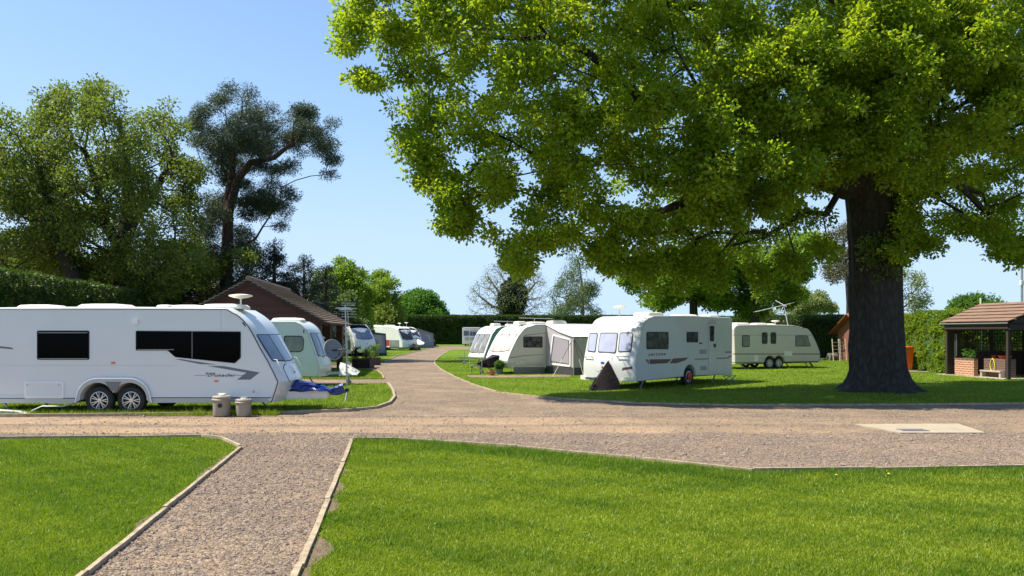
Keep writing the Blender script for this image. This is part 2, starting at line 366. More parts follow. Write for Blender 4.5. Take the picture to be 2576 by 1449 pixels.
# ================================================================ ground, drives, lawns
def flat(name, poly, z, m, kind='structure'):
    pts = [Vector((x, y, z)) for x, y in poly]; tris = tessellate_polygon([pts])
    me = bpy.data.meshes.new(name); me.from_pydata([tuple(p) for p in pts], [], [tuple(t) for t in tris]); me.update()
    bm = bmesh.new(); bm.from_mesh(me)
    for f in bm.faces:
        if f.normal.z < 0: f.normal_flip()
    bm.to_mesh(me); bm.free()
    return tag(link(me, name, m), kind=kind)

def gravel_mat():
    m = bpy.data.materials.new('gravel'); m.use_nodes = True; nt = m.node_tree; nd = nt.nodes; L = nt.links
    p = nd['Principled BSDF']; p.inputs['Roughness'].default_value = .92; p.inputs['Specular IOR Level'].default_value = .2
    geo = nd.new('ShaderNodeNewGeometry')
    def noisef(s, d=4, r=.6):
        n = nd.new('ShaderNodeTexNoise'); n.inputs['Scale'].default_value = s; n.inputs['Detail'].default_value = d; n.inputs['Roughness'].default_value = r
        L.new(geo.outputs['Position'], n.inputs['Vector']); return n.outputs['Fac']
    v = nd.new('ShaderNodeTexVoronoi'); v.inputs['Scale'].default_value = 34; L.new(geo.outputs['Position'], v.inputs['Vector'])
    cr = nd.new('ShaderNodeValToRGB'); e = cr.color_ramp.elements
    e[0].color = (0.079, 0.055, 0.040, 1); e[0].position = .0; e[1].color = (0.358, 0.281, 0.205, 1); e[1].position = 1
    for pos, c in ((.25, (0.143, 0.106, 0.077)), (.5, (0.195, 0.146, 0.107)), (.75, (0.247, 0.191, 0.140))):
        el = e.new(pos); el.color = (*c, 1)
    sx = nd.new('ShaderNodeSeparateColor'); L.new(v.outputs['Color'], sx.inputs[0]); L.new(sx.outputs[0], cr.inputs[0])
    # dusty wheel tracks: two bands along the main drive, broken up by noise
    sp = nd.new('ShaderNodeSeparateXYZ'); L.new(geo.outputs['Position'], sp.inputs[0])
    def M2(op, a, b=None, c=None):
        n = nd.new('ShaderNodeMath'); n.operation = op
        for i, q in enumerate((a, b, c)):
            if q is None: continue
            if isinstance(q, (int, float)): n.inputs[i].default_value = q
            else: L.new(q, n.inputs[i])
        return n.outputs[0]
    def band(c, w, wob=1.2):
        s = M2('ADD', sp.outputs['Y'], M2('MULTIPLY', M2('SUBTRACT', noisef(.22, 3), .5), wob))
        d = M2('ABSOLUTE', M2('SUBTRACT', s, c)); n = nd.new('ShaderNodeMapRange'); n.interpolation_type = 'SMOOTHSTEP'
        n.inputs[1].default_value = w * .5; n.inputs[2].default_value = w * 1.1; n.inputs[3].default_value = 1; n.inputs[4].default_value = 0; L.new(d, n.inputs[0]); return n.outputs[0]
    fx = nd.new('ShaderNodeMapRange'); fx.inputs[1].default_value = 1; fx.inputs[2].default_value = 8; fx.inputs[3].default_value = 1; fx.inputs[4].default_value = .3; L.new(sp.outputs['X'], fx.inputs[0])
    tr = M2('MULTIPLY', M2('MAXIMUM', band(18.0, .8), band(16.4, .7)), fx.outputs[0])
    pt = nd.new('ShaderNodeMapRange'); pt.inputs[1].default_value = .42; pt.inputs[2].default_value = .62; L.new(noisef(.9, 5, .7), pt.inputs[0])
    dust = M2('MINIMUM', M2('ADD', M2('MULTIPLY', tr, .6), M2('MULTIPLY', pt.outputs[0], .42)), 1.0)
    dust = M2('MULTIPLY', dust, M2('ADD', .55, M2('MULTIPLY', noisef(14, 3), .8)))
    mx = nd.new('ShaderNodeMix'); mx.data_type = 'RGBA'; mx.inputs[7].default_value = (0.347, 0.239, 0.143, 1); mx.clamp_factor = True
    L.new(dust, mx.inputs[0]); L.new(cr.outputs[0], mx.inputs[6])
    dk = nd.new('ShaderNodeMapRange'); dk.inputs[1].default_value = .3; dk.inputs[2].default_value = .7; dk.inputs[3].default_value = .84; dk.inputs[4].default_value = 1.12; L.new(noisef(.35, 4), dk.inputs[0])
    hs = nd.new('ShaderNodeHueSaturation'); L.new(dk.outputs[0], hs.inputs['Value']); L.new(mx.outputs[2], hs.inputs['Color']); L.new(hs.outputs[0], p.inputs['Base Color'])
    inv = M2('SUBTRACT', 1, M2('MULTIPLY', dust, .75)); hgt = M2('MULTIPLY', M2('ADD', M2('SUBTRACT', 1, v.outputs['Distance']), noisef(60, 2)), inv)
    bp = nd.new('ShaderNodeBump'); bp.inputs['Strength'].default_value = .9; bp.inputs['Distance'].default_value = .02; L.new(hgt, bp.inputs['Height']); L.new(bp.outputs[0], p.inputs['Normal'])
    return m
def lawn_mat():
    m = bpy.data.materials.new('lawn'); m.use_nodes = True; nt = m.node_tree; nd = nt.nodes; L = nt.links
    p = nd['Principled BSDF']; p.inputs['Roughness'].default_value = .95; p.inputs['Specular IOR Level'].default_value = .1
    geo = nd.new('ShaderNodeNewGeometry')
    def nf(s, d, r=.65):
        n = nd.new('ShaderNodeTexNoise'); n.inputs['Scale'].default_value = s; n.inputs['Detail'].default_value = d; n.inputs['Roughness'].default_value = r
        L.new(geo.outputs['Position'], n.inputs['Vector']); return n.outputs['Fac']
    a = nd.new('ShaderNodeValToRGB'); e = a.color_ramp.elements; e[0].position = .32; e[0].color = (.035, .08, .008, 1); e[1].position = .68; e[1].color = (.24, .32, .022, 1)
    el = e.new(.5); el.color = (.115, .19, .013, 1); L.new(nf(5, 8, .8), a.inputs[0])
    b = nd.new('ShaderNodeMapRange'); b.inputs[1].default_value = .3; b.inputs[2].default_value = .7; b.inputs[3].default_value = .75; b.inputs[4].default_value = 1.2; L.new(nf(.35, 3), b.inputs[0])
    hs = nd.new('ShaderNodeHueSaturation'); L.new(b.outputs[0], hs.inputs['Value']); L.new(a.outputs[0], hs.inputs['Color']); L.new(hs.outputs[0], p.inputs['Base Color'])
    bp = nd.new('ShaderNodeBump'); bp.inputs['Strength'].default_value = 1; bp.inputs['Distance'].default_value = .06; L.new(nf(22, 6, .8), bp.inputs['Height']); L.new(bp.outputs[0], p.inputs['Normal'])
    return m
M['gravel'] = gravel_mat(); M['lawn'] = lawn_mat()
M['stone'] = mat('loose_stone', (.33, .25, .20), .9, var=(9, 1.0, (.12, .085, .07)))
M['soil'] = mat('bare_soil', (.11, .075, .048), .95, bump=(30, 1, .03), var=(14, .9, (.20, .14, .085)))

flat('ground', [(-900, -60), (900, -60), (900, 1500), (-900, 1500)], -.012, M['lawn'])
flat('gravel_drive', [(-60, -3), (60, -3), (60, 24.5), (24, 60), (40, 112), (-60, 112)], 0.0, M['gravel'])

def ext(a, b, k): return (b[0] + (b[0] - a[0]) * k, b[1] + (b[1] - a[1]) * k)
nlT = [G(-420, 1112), G(0, 1108), G(300, 1105), G(505, 1102), G(560, 1108), G(606, 1129)]; nlB = G(214, 1449)
nlE = ext(nlT[-1], nlB, .35)
LAWN_NL = nlT + [nlB, nlE, (-12.5, nlE[1])]
nrA, nrB = G(886, 1110), G(754, 1437); nrE = ext(nrA, nrB, .3)
nrT = [G(886, 1110), G(1000, 1110), G(1300, 1131), G(1600, 1161), G(1895, 1192), G(2200, 1188), G(2576, 1182), G(3100, 1177)]
LAWN_NR = nrT + [(15, nrE[1]), nrE]
isT = [G(-700, 1054), G(0, 1049), G(400, 1046), G(700, 1041), G(880, 1035), G(950, 1027), G(982, 1015), G(993, 1001), G(988, 983), G(976, 966)]
LAWN_IS = isT + [G(840, 968), (-24, 30), (-24, G(0, 1052)[1])]
l2T = [G(965, 954), G(962, 944), G(950, 934), G(925, 929.5)]
LAWN_2 = l2T + [G(885, 929), G(780, 930), G(700, 954)]
l3T = [G(925, 915), G(950, 912.5), G(968, 910), G(996, 897.5), G(1039, 887), G(1088, 874.5), G(1105, 871)]
LAWN_3 = l3T + [(-11, 118), (-70, 118), (-70, 60), (-24, 52)]
rfT = [G(1150, 880), G(1128, 884), G(1112, 893), G(1098, 904), G(1092.5, 913), G(1098, 921), G(1112, 932), G(1140, 947), G(1180, 965), G(1250, 988), G(1320, 996), G(1400, 1004), G(1600, 1015.5), G(1850, 1021), G(2200, 1020), G(2576, 1017), G(3300, 1012)]
LAWN_RF = rfT + [(60, 24), (60, 92), G(1500, 878), G(1250, 878)]
LAWN_4 = [(-60, 111), (100, 111), (100, 140), (-60, 140)]
for P in (LAWN_NL, LAWN_NR, LAWN_IS, LAWN_2, LAWN_3, LAWN_RF, LAWN_4): flat('lawn', P, .022, M['lawn'])

# timber edging boards: each run a thing, each board a part
def edging(poly, label, h=.055, w=.05, blen=2.6, inset=0.0):
    root = empty('timber_edging', (*poly[0], 0), 0, label, 'lawn edging', 'timber edging round the lawns'); o = Vector((*poly[0], 0))
    for a, b in zip(poly, poly[1:]):
        a = Vector((*a, 0)); b = Vector((*b, 0)); L = (b - a).length; n = max(1, round(L / blen)); d = (b - a) / n; dn = d.normalized(); pr = Vector((-dn.y, dn.x, 0))
        for i in range(n):
            j = [pr * random.uniform(-.012, .012) + Vector((0, 0, random.uniform(-.008, .008))) for _ in range(2)]
            p0 = a + d * i + dn * .006 + j[0]; p1 = a + d * (i + 1) - dn * .006 + j[1]
            mb = MB(); seg = 5; off = [random.uniform(-.006, .006) for _ in range(seg + 1)]
            pts = [p0.lerp(p1, k / seg) + pr * off[k] for k in range(seg + 1)]
            rings = []
            for q in pts:
                q = q - o; ww = pr * w / 2
                rings.append([mb.bm.verts.new(q + v) for v in (-ww + Vector((0, 0, -.05)), ww + Vector((0, 0, -.05)), ww + Vector((0, 0, h)), -ww + Vector((0, 0, h)))])
            for r0_, r1_ in zip(rings, rings[1:]):
                for k in range(4): mb.bm.faces.new((r0_[k], r0_[(k + 1) % 4], r1_[(k + 1) % 4], r1_[k]))
            mb.bm.faces.new(rings[0]); mb.bm.faces.new(rings[-1]); mb.build('board', M['timber'], root)
    return root
edging([nlT[-1], nlB, nlE], 'pale boards down the left edge of the narrow gravel path', h=.05, w=.045)
edging([nrA, nrB, nrE], 'pale boards down the right edge of the narrow gravel path', h=.06, w=.058)
edging(nlT, 'thin board edge between the drive and the near left lawn', h=.07)
edging(nrT, 'angled board edge along the drive at the top of the near right lawn', h=.075, w=.045)
edging(isT, 'board edge curving round the corner by the large twin axle caravan', h=.07, w=.07)
edging(l2T, 'short curved board edge of the small lawn by the mint caravan', h=.05)
edging(rfT, 'long board edge curving along the lawn under the big oak', h=.05, w=.06)
edging(l3T[2:], 'board edge of the far left lawn beside the receding drive', h=.05)

# ---- grass blades (stuff)
def lf(x, y, s, p): return np.sin(x * s + p) * np.cos(y * s * 1.3 + p * 2.1) + .6 * np.sin((x + y) * s * 2.3 + p * 3) + .4 * np.cos((x - y * 1.4) * s * 4.1 + p)
def edge_dist_open(px, py, poly):
    d = np.full(len(px), 1e9)
    for a, b in zip(poly, poly[1:]):
        a = np.array(a); b = np.array(b); ab = b - a; t = np.clip(((px - a[0]) * ab[0] + (py - a[1]) * ab[1]) / (ab @ ab), 0, 1)
        d = np.minimum(d, np.hypot(px - a[0] - t * ab[0], py - a[1] - t * ab[1]))
    return d
EDG = [nlT, nrT, isT, rfT, l2T]
def blades(poly, n, zmin, zmax, h, w, p0, dens=1.3, tb=0.0, edge=None, bare=None, excl=None, name='grass', seed=1, mow=0.0):
    xs = [p[0] for p in poly]; x0, x1 = max(min(xs), -.70 * zmax - 1), min(max(xs), .70 * zmax + 1); X = []; Y = []; tot = 0
    while tot < n:
        x = rng.uniform(x0, x1, n * 2); y = rng.uniform(zmin, zmax, n * 2)
        k = (np.abs(x) < .70 * y + 1) & inside(x, y, poly) & (rng.random(n * 2) < (p0 / np.maximum(y, p0)) ** dens); x, y = x[k], y[k]
        if excl is not None:
            k = np.ones(len(x), bool)
            for q in excl: k &= ~inside(x, y, q)
            x, y = x[k], y[k]
        for q in EDG: k = edge_dist_open(x, y, q) > .05; x, y = x[k], y[k]
        if bare is not None: k = bare(x, y); x, y = x[k], y[k]
        X.append(x); Y.append(y); tot += len(x)
    X = np.concatenate(X)[:n]; Y = np.concatenate(Y)[:n]
    pat = lf(X, Y, .9, seed) * .16 + lf(X, Y, 3.1, seed + 2) * .12 + lf(X, Y, 9, seed + 4) * .09
    nt_ = max(6, n // 2500); ci = rng.integers(0, n, nt_); kk = rng.random(n) < .035; wh = rng.integers(0, nt_, n); rad = rng.uniform(.04, .13, nt_) * (p0 / 6.2) ** .5
    X = np.where(kk, X[ci][wh] + rng.normal(size=n) * rad[wh], X); Y = np.where(kk, Y[ci][wh] + rng.normal(size=n) * rad[wh], Y); kk2 = inside(X, Y, poly); X = np.where(kk2, X, X[0]); Y = np.where(kk2, Y, Y[0])
    pat = pat + mow * np.sin(Y * 5.2 + X * .35 + np.sin(X * .5)) - .22 * kk
    H = h * rng.uniform(.5, 1.35, n) * (1 - pat * .5) * (1 + .55 * kk); t = .5 + pat * 1.3 + tb + rng.normal(size=n) * .28
    if edge is not None:
        e = edge(X, Y); H = H * (1 + e * .9); t = t - e * .5
    sc = (np.maximum(Y, p0) / p0) ** .55; Wd = w * rng.uniform(.6, 1.4, n) * sc
    an = rng.uniform(0, 2 * np.pi, n); S = np.stack([np.cos(an), np.sin(an), np.zeros(n)], 1)
    P = np.stack([X, Y, np.full(n, .022)], 1); lean = rng.normal(size=(n, 3)) * .62; lean[:, 2] = 1; lean = unit(lean)
    V = np.empty((n, 3, 3)); V[:, 0] = P - S * Wd[:, None] / 2; V[:, 1] = P + S * Wd[:, None] / 2; V[:, 2] = P + lean * H[:, None]
    o = np_mesh(name, V.reshape(-1, 3), 3, M['grass'], None, t); tag(o, kind='stuff'); return o
def band_edge(poly, lo, hi):
    def f(x, y):
        d = edge_dist_open(x, y, poly); return np.clip((hi + lf(x, y, 1.7, 3) * .12 - d) / (hi - lo), 0, 1)
    return f
def bare_nr(x, y):
    d = edge_dist_open(x, y, [nrA, nrE]); w = wr_(y) * .95 + rng.normal(size=len(x)) * .03
    return (d > w) | (rng.random(len(x)) < .10)
def bare_nl(x, y):
    d = edge_dist_open(x, y, [nlT[-1], nlE]); w = .03 + .10 * np.clip(lf(y * .7, y * .3, 1.9, 5.2) + .3, 0, 1)
    return (d > w) | (rng.random(len(x)) < .25)
def strip_(A0, B0, sgn, wf):
    L_ = []; R_ = []
    for k in range(61):
        t = k / 60; x = A0[0] + (B0[0] - A0[0]) * t; y = A0[1] + (B0[1] - A0[1]) * t; L_.append((x, y)); R_.append((x + sgn * float(wf(np.array([y]))[0]), y))
    flat('soil_strip', L_ + R_[::-1], .027, M['soil'])
wr_ = lambda y: .05 + .20 * np.clip(lf(y * .9, y * .3, 1.6, 2.2) * .8 + .35, 0, 1) * (y < 11.5)
wl_ = lambda y: .03 + .08 * np.clip(lf(y * .7, y * .3, 1.9, 5.2) + .3, 0, 1)
strip_(nrA, nrE, 1, wr_); strip_(nlT[-1], nlE, -1, wl_)
blades(LAWN_NR, 350000, 5.6, 15, .035, .0085, 6.2, 1.1, tb=.22, edge=band_edge(nrT, .75, 1.15), bare=bare_nr, seed=3, mow=.13)
blades(LAWN_NL, 180000, 5.6, 15, .038, .0075, 6.2, 1.1, tb=-.13, bare=bare_nl, seed=9)
padG = [G(1172, 945.5), G(1440, 944.5), G(1432, 950), G(1300, 951.5), G(1180, 951)]
blades(LAWN_IS, 60000, 18, 31, .085, .012, 19, .8, tb=.05, seed=5)
blades(LAWN_RF, 230000, 21, 62, .055, .014, 22, 1.0, tb=.05, excl=[padG], seed=7)
blades(LAWN_2, 16000, 30, 46, .05, .018, 32, .8, seed=8)
blades(LAWN_3, 30000, 50, 100, .06, .035, 55, .8, seed=11)
# rough tufts along the foot of the near caravan and the board edges
strip = [(-13.4, 18.95), (-5.6, 18.95), (-5.6, 19.6), (-13.4, 19.6)]
blades(strip, 9000, 18.8, 19.6, .13, .012, 19, 0, seed=12)
padm = flat('gravel_pad', padG, .030, M['gravel'])

# loose stones on the near part of the drive (stuff)
def stones(n):
    x = rng.uniform(-11, 12, n * 4); y = 5.6 + 13.5 * rng.random(n * 4) ** 1.5
    k = (np.abs(x) < .68 * y + .5) & ~inside(x, y, LAWN_NL) & ~inside(x, y, LAWN_NR) & (y < 19)
    slab_ = [G(2150, 1069), G(2410, 1068), G(2480, 1091), G(2265, 1091)]; k &= ~inside(x, y, slab_)
    k &= ~((np.abs(y - 17.3) < 1.5) & (rng.random(n * 4) < .8))
    x = x[k][:n]; y = y[k][:n]; n = len(x)
    s = rng.gamma(3, .0029, n) * (y / 8) ** .35; base = np.array([[1, 0, 0], [0, 1, 0], [-1, 0, 0], [0, -1, 0], [0, 0, 1], [0, 0, -1]], float)
    V = base[None] * s[:, None, None] * rng.uniform(.6, 1.4, (n, 6, 1)); V[:, :, 2] *= .65
    a = rng.uniform(0, 6.28, n); c, sn = np.cos(a), np.sin(a); X = V[:, :, 0] * c[:, None] - V[:, :, 1] * sn[:, None]; Yv = V[:, :, 0] * sn[:, None] + V[:, :, 1] * c[:, None]
    V[:, :, 0] = X + x[:, None]; V[:, :, 1] = Yv + y[:, None]; V[:, :, 2] += s[:, None] * .25
    F = [(0, 1, 4), (1, 2, 4), (2, 3, 4), (3, 0, 4)]
    T = V[:, np.array(F)].reshape(-1, 3)
    return tag(np_mesh('gravel_stones', T, 3, M['stone']), kind='stuff')
stones(60000)

# dandelions
for i, (dx, dy) in enumerate([(1300, 984), (2236, 1204), (2104, 1207)]):
    x, y = G(dx, dy + 3); r_ = empty('dandelion', (x, y, .03), 0, ['dandelion in the lawn edge below the parked caravans', 'yellow dandelion beside the long board edge, right of the angled corner', 'yellow dandelion just right of the board corner', 'tiny dandelion left of the board corner', 'dandelion alone in the near right lawn left part', 'dandelion by the curved corner board', 'dandelion furthest right in the near lawn', 'dandelion in the verge by the water containers'][i], 'flower', 'dandelions in the grass')
    f = MB(); f.lathe([(.006, .045), (.018, .052), (.015, .06), (.004, .063)], n=9); f.build('flower_head', M['dandelion'], r_)
    s = MB(); s.tube([(0, 0, 0), (.005, 0, .055)], .003, 4); s.build('stem', M['grass'], r_)

# concrete slab with drain
sl = [G(2150, 1069), G(2410, 1068), G(2480, 1091), G(2265, 1091)]; sc_ = (sum(p[0] for p in sl) / 4, sum(p[1] for p in sl) / 4)
root = empty('concrete_slab', (*sc_, 0), 0, 'flat tan concrete slab with a drain grate set in the drive', 'concrete slab')
mb = MB(); mb.prism([(p[0] - sc_[0], p[1] - sc_[1], -.05) for p in sl], (0, 0, .072)); mb.build('slab', M['conc'], root)
gx, gy = G(2296, 1085); g = MB()
for i in range(9): g.box((gx - sc_[0] - .24 + i * .06, gy - sc_[1], .028), (.026, .26, .012))
g.box((gx - sc_[0], gy - sc_[1] - .14, .0285), (.54, .02, .013)); g.box((gx - sc_[0], gy - sc_[1] + .14, .0285), (.54, .02, .013)); g.build('drain_grate', M['grey'], root)

# ================================================================ hedges
def hedge(label, p0, p1, h0, h1, th, nleaf, leaf='conifer', L=.16, group='clipped hedges', faces='ftbe', zoff=0, seed=0, core='hcore', ragged=.12):
    p0 = Vector((*p0, 0)); p1 = Vector((*p1, 0)); d = p1 - p0; Ln = d.length; ang = math.atan2(d.y, d.x)
    root = empty('hedge', p0, ang, label, 'hedge', group)
    nx = max(4, int(Ln / .8)); bm = bmesh.new(); prof = [(-th / 2, 0), (-th / 2, .35), (-th / 2, .7), (-th / 2 * .92, .93), (-th / 4, 1), (th / 4, 1), (th / 2 * .92, .93), (th / 2, .6), (th / 2, 0)]; rings = []
    for i in range(nx + 1):
        x = Ln * i / nx; h = h0 + (h1 - h0) * i / nx; rg = []
        for y, t in prof:
            k = noise.noise((x * .9 + seed, y * 2, t * 4)) * .12; rg.append(bm.verts.new((x, y * .93 * (1 + k), max(0, t * (h - .08) + k * t))))
        rings.append(rg)
    for a, b in zip(rings, rings[1:]):
        for k in range(len(prof) - 1): bm.faces.new((a[k], b[k], b[k + 1], a[k + 1]))
    bm.faces.new(rings[0]); bm.faces.new(rings[-1][::-1]); bmesh.ops.recalc_face_normals(bm, faces=bm.faces)
    me = bpy.data.meshes.new('inner_growth'); bm.to_mesh(me); bm.free(); link(me, 'inner_growth', M[core], root, True, 60)
    A = {'f': Ln * h0, 't': Ln * th, 'b': Ln * h0 * .3, 'e': th * h0}; tot = sum(A[c] for c in faces); P = []; D = []
    for c in faces:
        n = int(nleaf * A[c] / tot); u = rng.uniform(0, Ln, n); hh = h0 + (h1 - h0) * u / Ln
        if c in 'fb':
            z = rng.uniform(.02, 1, n) * hh; y = np.full(n, -th / 2 if c == 'f' else th / 2); nn = np.array([0, -1 if c == 'f' else 1, 0.])
            P.append(np.stack([u, y, z], 1))
        elif c == 't': y = rng.uniform(-th / 2, th / 2, n); P.append(np.stack([u, y, hh], 1)); nn = np.array([0, 0, 1.])
        else:
            e = rng.random(n) < .5; u = np.where(e, 0, Ln); z = rng.uniform(.02, 1, n) * np.where(e, h0, h1); y = rng.uniform(-th / 2, th / 2, n); P.append(np.stack([u, y, z], 1)); nn = np.array([0, 0, 0.])
            P[-1] = P[-1]
            D.append(unit(np.stack([np.where(e, -1., 1.), np.zeros(n), np.full(n, .3)], 1) + rng.normal(size=(n, 3)) * .5)); continue
        D.append(unit(nn + np.array([0, 0, .35]) + rng.normal(size=(n, 3)) * .55))
    P = np.concatenate(P); D = np.concatenate(D); n = len(P)
    b = np.array([noise.noise((p[0] * 1.3 + seed, p[1] * 1.3, p[2] * 1.6)) for p in P]); b2 = np.array([noise.noise((p[0] * 4 + seed, p[1] * 4, p[2] * 5)) for p in P])
    P = P + unit(D) * (b * ragged + b2 * ragged * .8)[:, None] - unit(D) * L * .5
    V = leaf_quads(P, D, L * rng.uniform(.6, 1.4, n), L * .42 * rng.uniform(.7, 1.3, n), .3)
    V[:, 2] = np.maximum(V[:, 2], .0)
    np_mesh('foliage', V, 4, M[leaf], root, .45 + b * .6 + rng.normal(size=n) * .22)
    return root
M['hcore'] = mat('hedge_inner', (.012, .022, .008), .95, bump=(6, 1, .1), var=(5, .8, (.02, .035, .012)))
hedge('long dark clipped hedge along the left behind the near caravan', (-17.6, 20), (-25.5, 66), 4.15, 4.4, 1.8, 90000, L=.17, faces='ftb', seed=1, ragged=.2)
hedge('dark clipped hedge closing the far end of the site behind the small caravans', (-24, 127), (22, 127), 4.55, 4.5, 2.5, 42000, L=.30, faces='ft', seed=2)
hedge('dark hedge behind the beige twin axle caravan', (14, 92), (25.5, 60), 3.55, 3.2, 2, 26000, L=.2, faces='fte', seed=3)
M['hcorel'] = mat('bright_hedge_inner', (.035, .075, .012), .95, bump=(6, 1, .1), var=(5, .8, (.06, .12, .02)))
hedge('bright yellow green hedge block beside the tiled shelter', (20.6, 39.8), (21.9, 39.8), 2.85, 2.85, 4.0, 36000, leaf='coniferl', L=.16, faces='ftbe', seed=4, ragged=.2, core='hcorel')
hedge('green hedge glimpsed through the trellis of the shelter', (21.5, 44.0), (33, 43.6), 2.8, 2.8, 2.0, 26000, leaf='coniferl', L=.16, faces='ft', seed=14, ragged=.2, core='hcorel')

# ================================================================ buildings
def courses(mb, e0, e1, r1, r0, n, lift=.05, th=.035, lap=.06):
    e0, e1, r1, r0 = map(Vector, (e0, e1, r1, r0)); nrm = (e1 - e0).cross(r0 - e0).normalized()
    if nrm.z < 0: nrm = -nrm
    for i in range(n):
        t0, t1 = i / n, min(1, (i + 1) / n + lap / n * 1.0)
        a = e0.lerp(r0, t0) + nrm * lift; b = e1.lerp(r1, t0) + nrm * lift; c = e1.lerp(r1, t1) + nrm * .004; d = e0.lerp(r0, t1) + nrm * .004
        mb.prism([a, b, c, d], -nrm * th)
def fan_gable(mb, x0, x1, zb, ze, za, y, t=.15, xa=None):
    xa = (x0 + x1) / 2 if xa is None else xa
    mb.prism([(x0, y, zb), (x1, y, zb), (x1, y, ze), (xa, y, za), (x0, y, ze)], (0, t, 0))

# dark timber building, left
ba = math.atan2(1.0, 9.75)
B = empty('timber_building', (-11.48, 35, 0), ba, 'dark red-brown boarded building with a brown tiled gable roof behind the near caravans', 'building')
hw, LB = 3.0, 9.75; zA, zE = 4.28, 2.62; sl_ = (zA - zE) / hw
mb = MB(); fan_gable(mb, -hw, hw - .05, 0, zE, zA - .02, 0); fan_gable(mb, -hw, hw - 1.2, 0, zE, zA - .02, LB - .4, xa=0)
mb.box((-hw + .075, LB / 2, zE / 2), (.15, LB - .82, zE)); mb.box((hw - 1.5, LB / 2, 1.25), (.15, LB - .82, 2.5)); mb.build('wall', M['boards'], B)
mb = MB()
for sgn in (-1, 1):
    ov = .45; e = (sgn * (hw + ov), -.35, zE - sl_ * ov); e2 = (sgn * (hw + ov), LB + .25, zE - sl_ * ov)
    courses(mb, e, e2, (0, LB + .25, zA), (0, -.35, zA), 17, lift=.07, th=.05)
mb.build('roof', M['tiles'], B)
mb = MB(); mb.tube([(0, -.38, zA + .06), (0, LB + .28, zA + .06)], .10, 8); mb.build('ridge_tiles', M['tiles'], B)
for sgn in (-1, 1):
    mb = MB(); mb.bar((sgn * (hw + .44), -.30, zE - sl_ * .44 - .07), (sgn * .02, -.30, zA - .08), .03, .18); mb.build('verge_board', M['dwood'], B)
mb = MB(); mb.box((hw + .36, LB / 2, zE - .25), (.1, LB, .1)); mb.build('gutter', M['dwood'], B)
for y in (.35, 3.9, 9.1):
    mb = MB(); mb.box((hw - .12, y, (zE - .08) / 2), (.30, .52, zE - .08), bev=.01); mb.build('post', M['boards'], B)
mb = MB(); mb.box((hw - .12, LB / 2, zE - .16), (.14, LB - .5, .22)); mb.build('beam', M['boards'], B)
mb = MB(); mb.box((hw - 1.36, 5.5, 1.02), (.09, .9, 2.0), bev=.01); dd = mb.build('door', M['dwood'], B)
mb = MB(); mb.box((hw - 1.28, 5.2, 1.05), (.04, .12, .04)); mb.build('handle', M['steel'], dd)

# house roof among the trees, far left
Hh = empty('house', (-19.2, 54, 0), 0, 'house with a shade-darkened tiled roof half hidden under the trees', 'house')
mb = MB(); mb.box((0, 3, 2), (6.4, 6, 4)); mb.build('wall', M['brickd'], Hh)
mb = MB(); courses(mb, (-3.7, -.6, 3.6), (3.7, -.6, 3.6), (3.7, 3, 5.55), (-3.7, 3, 5.6), 14, .07, .05); courses(mb, (3.7, 6.6, 3.6), (-3.7, 6.6, 3.6), (-3.7, 3, 5.6), (3.7, 3, 5.6), 14, .07, .05); mb.build('roof', M['tiles_shade'], Hh)

# open shelter, right
S_ = empty('open_shelter', (20.5, 33.1, 0), R(8), 'open timber shelter with pinkish tiled roof, low brick wall and trellis', 'shelter')
W_, D_ = 4.1, 3.9
mb = MB(); courses(mb, (-.12, D_ + .1, 2.42), (-.12, -.2, 2.42), (2.0, -.2, 3.32), (2.0, D_ + .1, 3.32), 6, .055, .04); courses(mb, (W_ + .1, -.2, 2.42), (W_ + .1, D_ + .1, 2.42), (2.0, D_ + .1, 3.32), (2.0, -.2, 3.32), 6, .055, .04); mb.build('roof', M['tiles2'], S_)
mb = MB(); mb.prism([(0, -.12, 2.36), (W_, -.12, 2.36), (2.0, -.12, 3.22)], (0, .05, 0)); mb.prism([(0, D_ - .02, 2.36), (W_, D_ - .02, 2.36), (2.0, D_ - .02, 3.22)], (0, .05, 0)); mb.build('gable_panel', M['dwood'], S_)
mb = MB(); mb.tube([(-.15, -.2, 2.36), (-.15, D_ + .1, 2.36)], .03, 8); mb.build('gutter', M['grey'], S_)
mb = MB(); mb.box((.08, D_ / 2, 2.21), (.12, D_, .26)); mb.box((2, -.02, 2.2), (3.9, .12, .24)); mb.build('beam', M['dwood'], S_)
for x, y in ((.09, .06), (.09, 3.78), (4.0, .06), (4.0, 3.78)):
    mb = MB(); mb.box((x, y, 1.04), (.13, .13, 2.08), bev=.01); mb.build('post', M['dwood'], S_)
mb = MB(); mb.box((.45, 3.83, 1.04), (.6, .04, 2.08)); mb.box((2.35, 3.83, .56), (3.2, .04, 1.12)); mb.box((W_ - .06, 2, 1.04), (.04, 3.5, 2.08)); mb.build('back_wall', M['dwood'], S_)
mb = MB(); mb.box((2.35, 3.83, 1.61), (.16, .07, .98)); mb.build('trellis_post', M['dwood'], S_)
mb = MB()
for i in range(22): mb.box((.82 + i * .142, 3.83, 1.61), (.03, .016, .97))
for i in range(7): mb.box((2.35, 3.815, 1.16 + i * .15), (3.16, .014, .03))
mb.build('trellis', M['dwood'], S_)
mb = MB(); mb.box((.17, 2.66, .39), (.20, 1.22, .78)); mb.build('brick_wall', M['brick'], S_)
mb = MB(); mb.box((.165, 2.66, .80), (.215, 1.24, .05)); mb.build('coping', M['brickd'], S_)
mb = MB(); mb.box((.75, 1.35, .42), (.5, 1.25, .84)); mb.build('sink_plinth', M['brickd'], S_)
mb = MB(); mb.box((.42, 1.35, .31), (.30, 1.2, .06)); mb.box((.42, .80, .14), (.24, .10, .28)); mb.box((.42, 1.9, .14), (.24, .10, .28)); mb.build('ledge', M['concd'], S_)
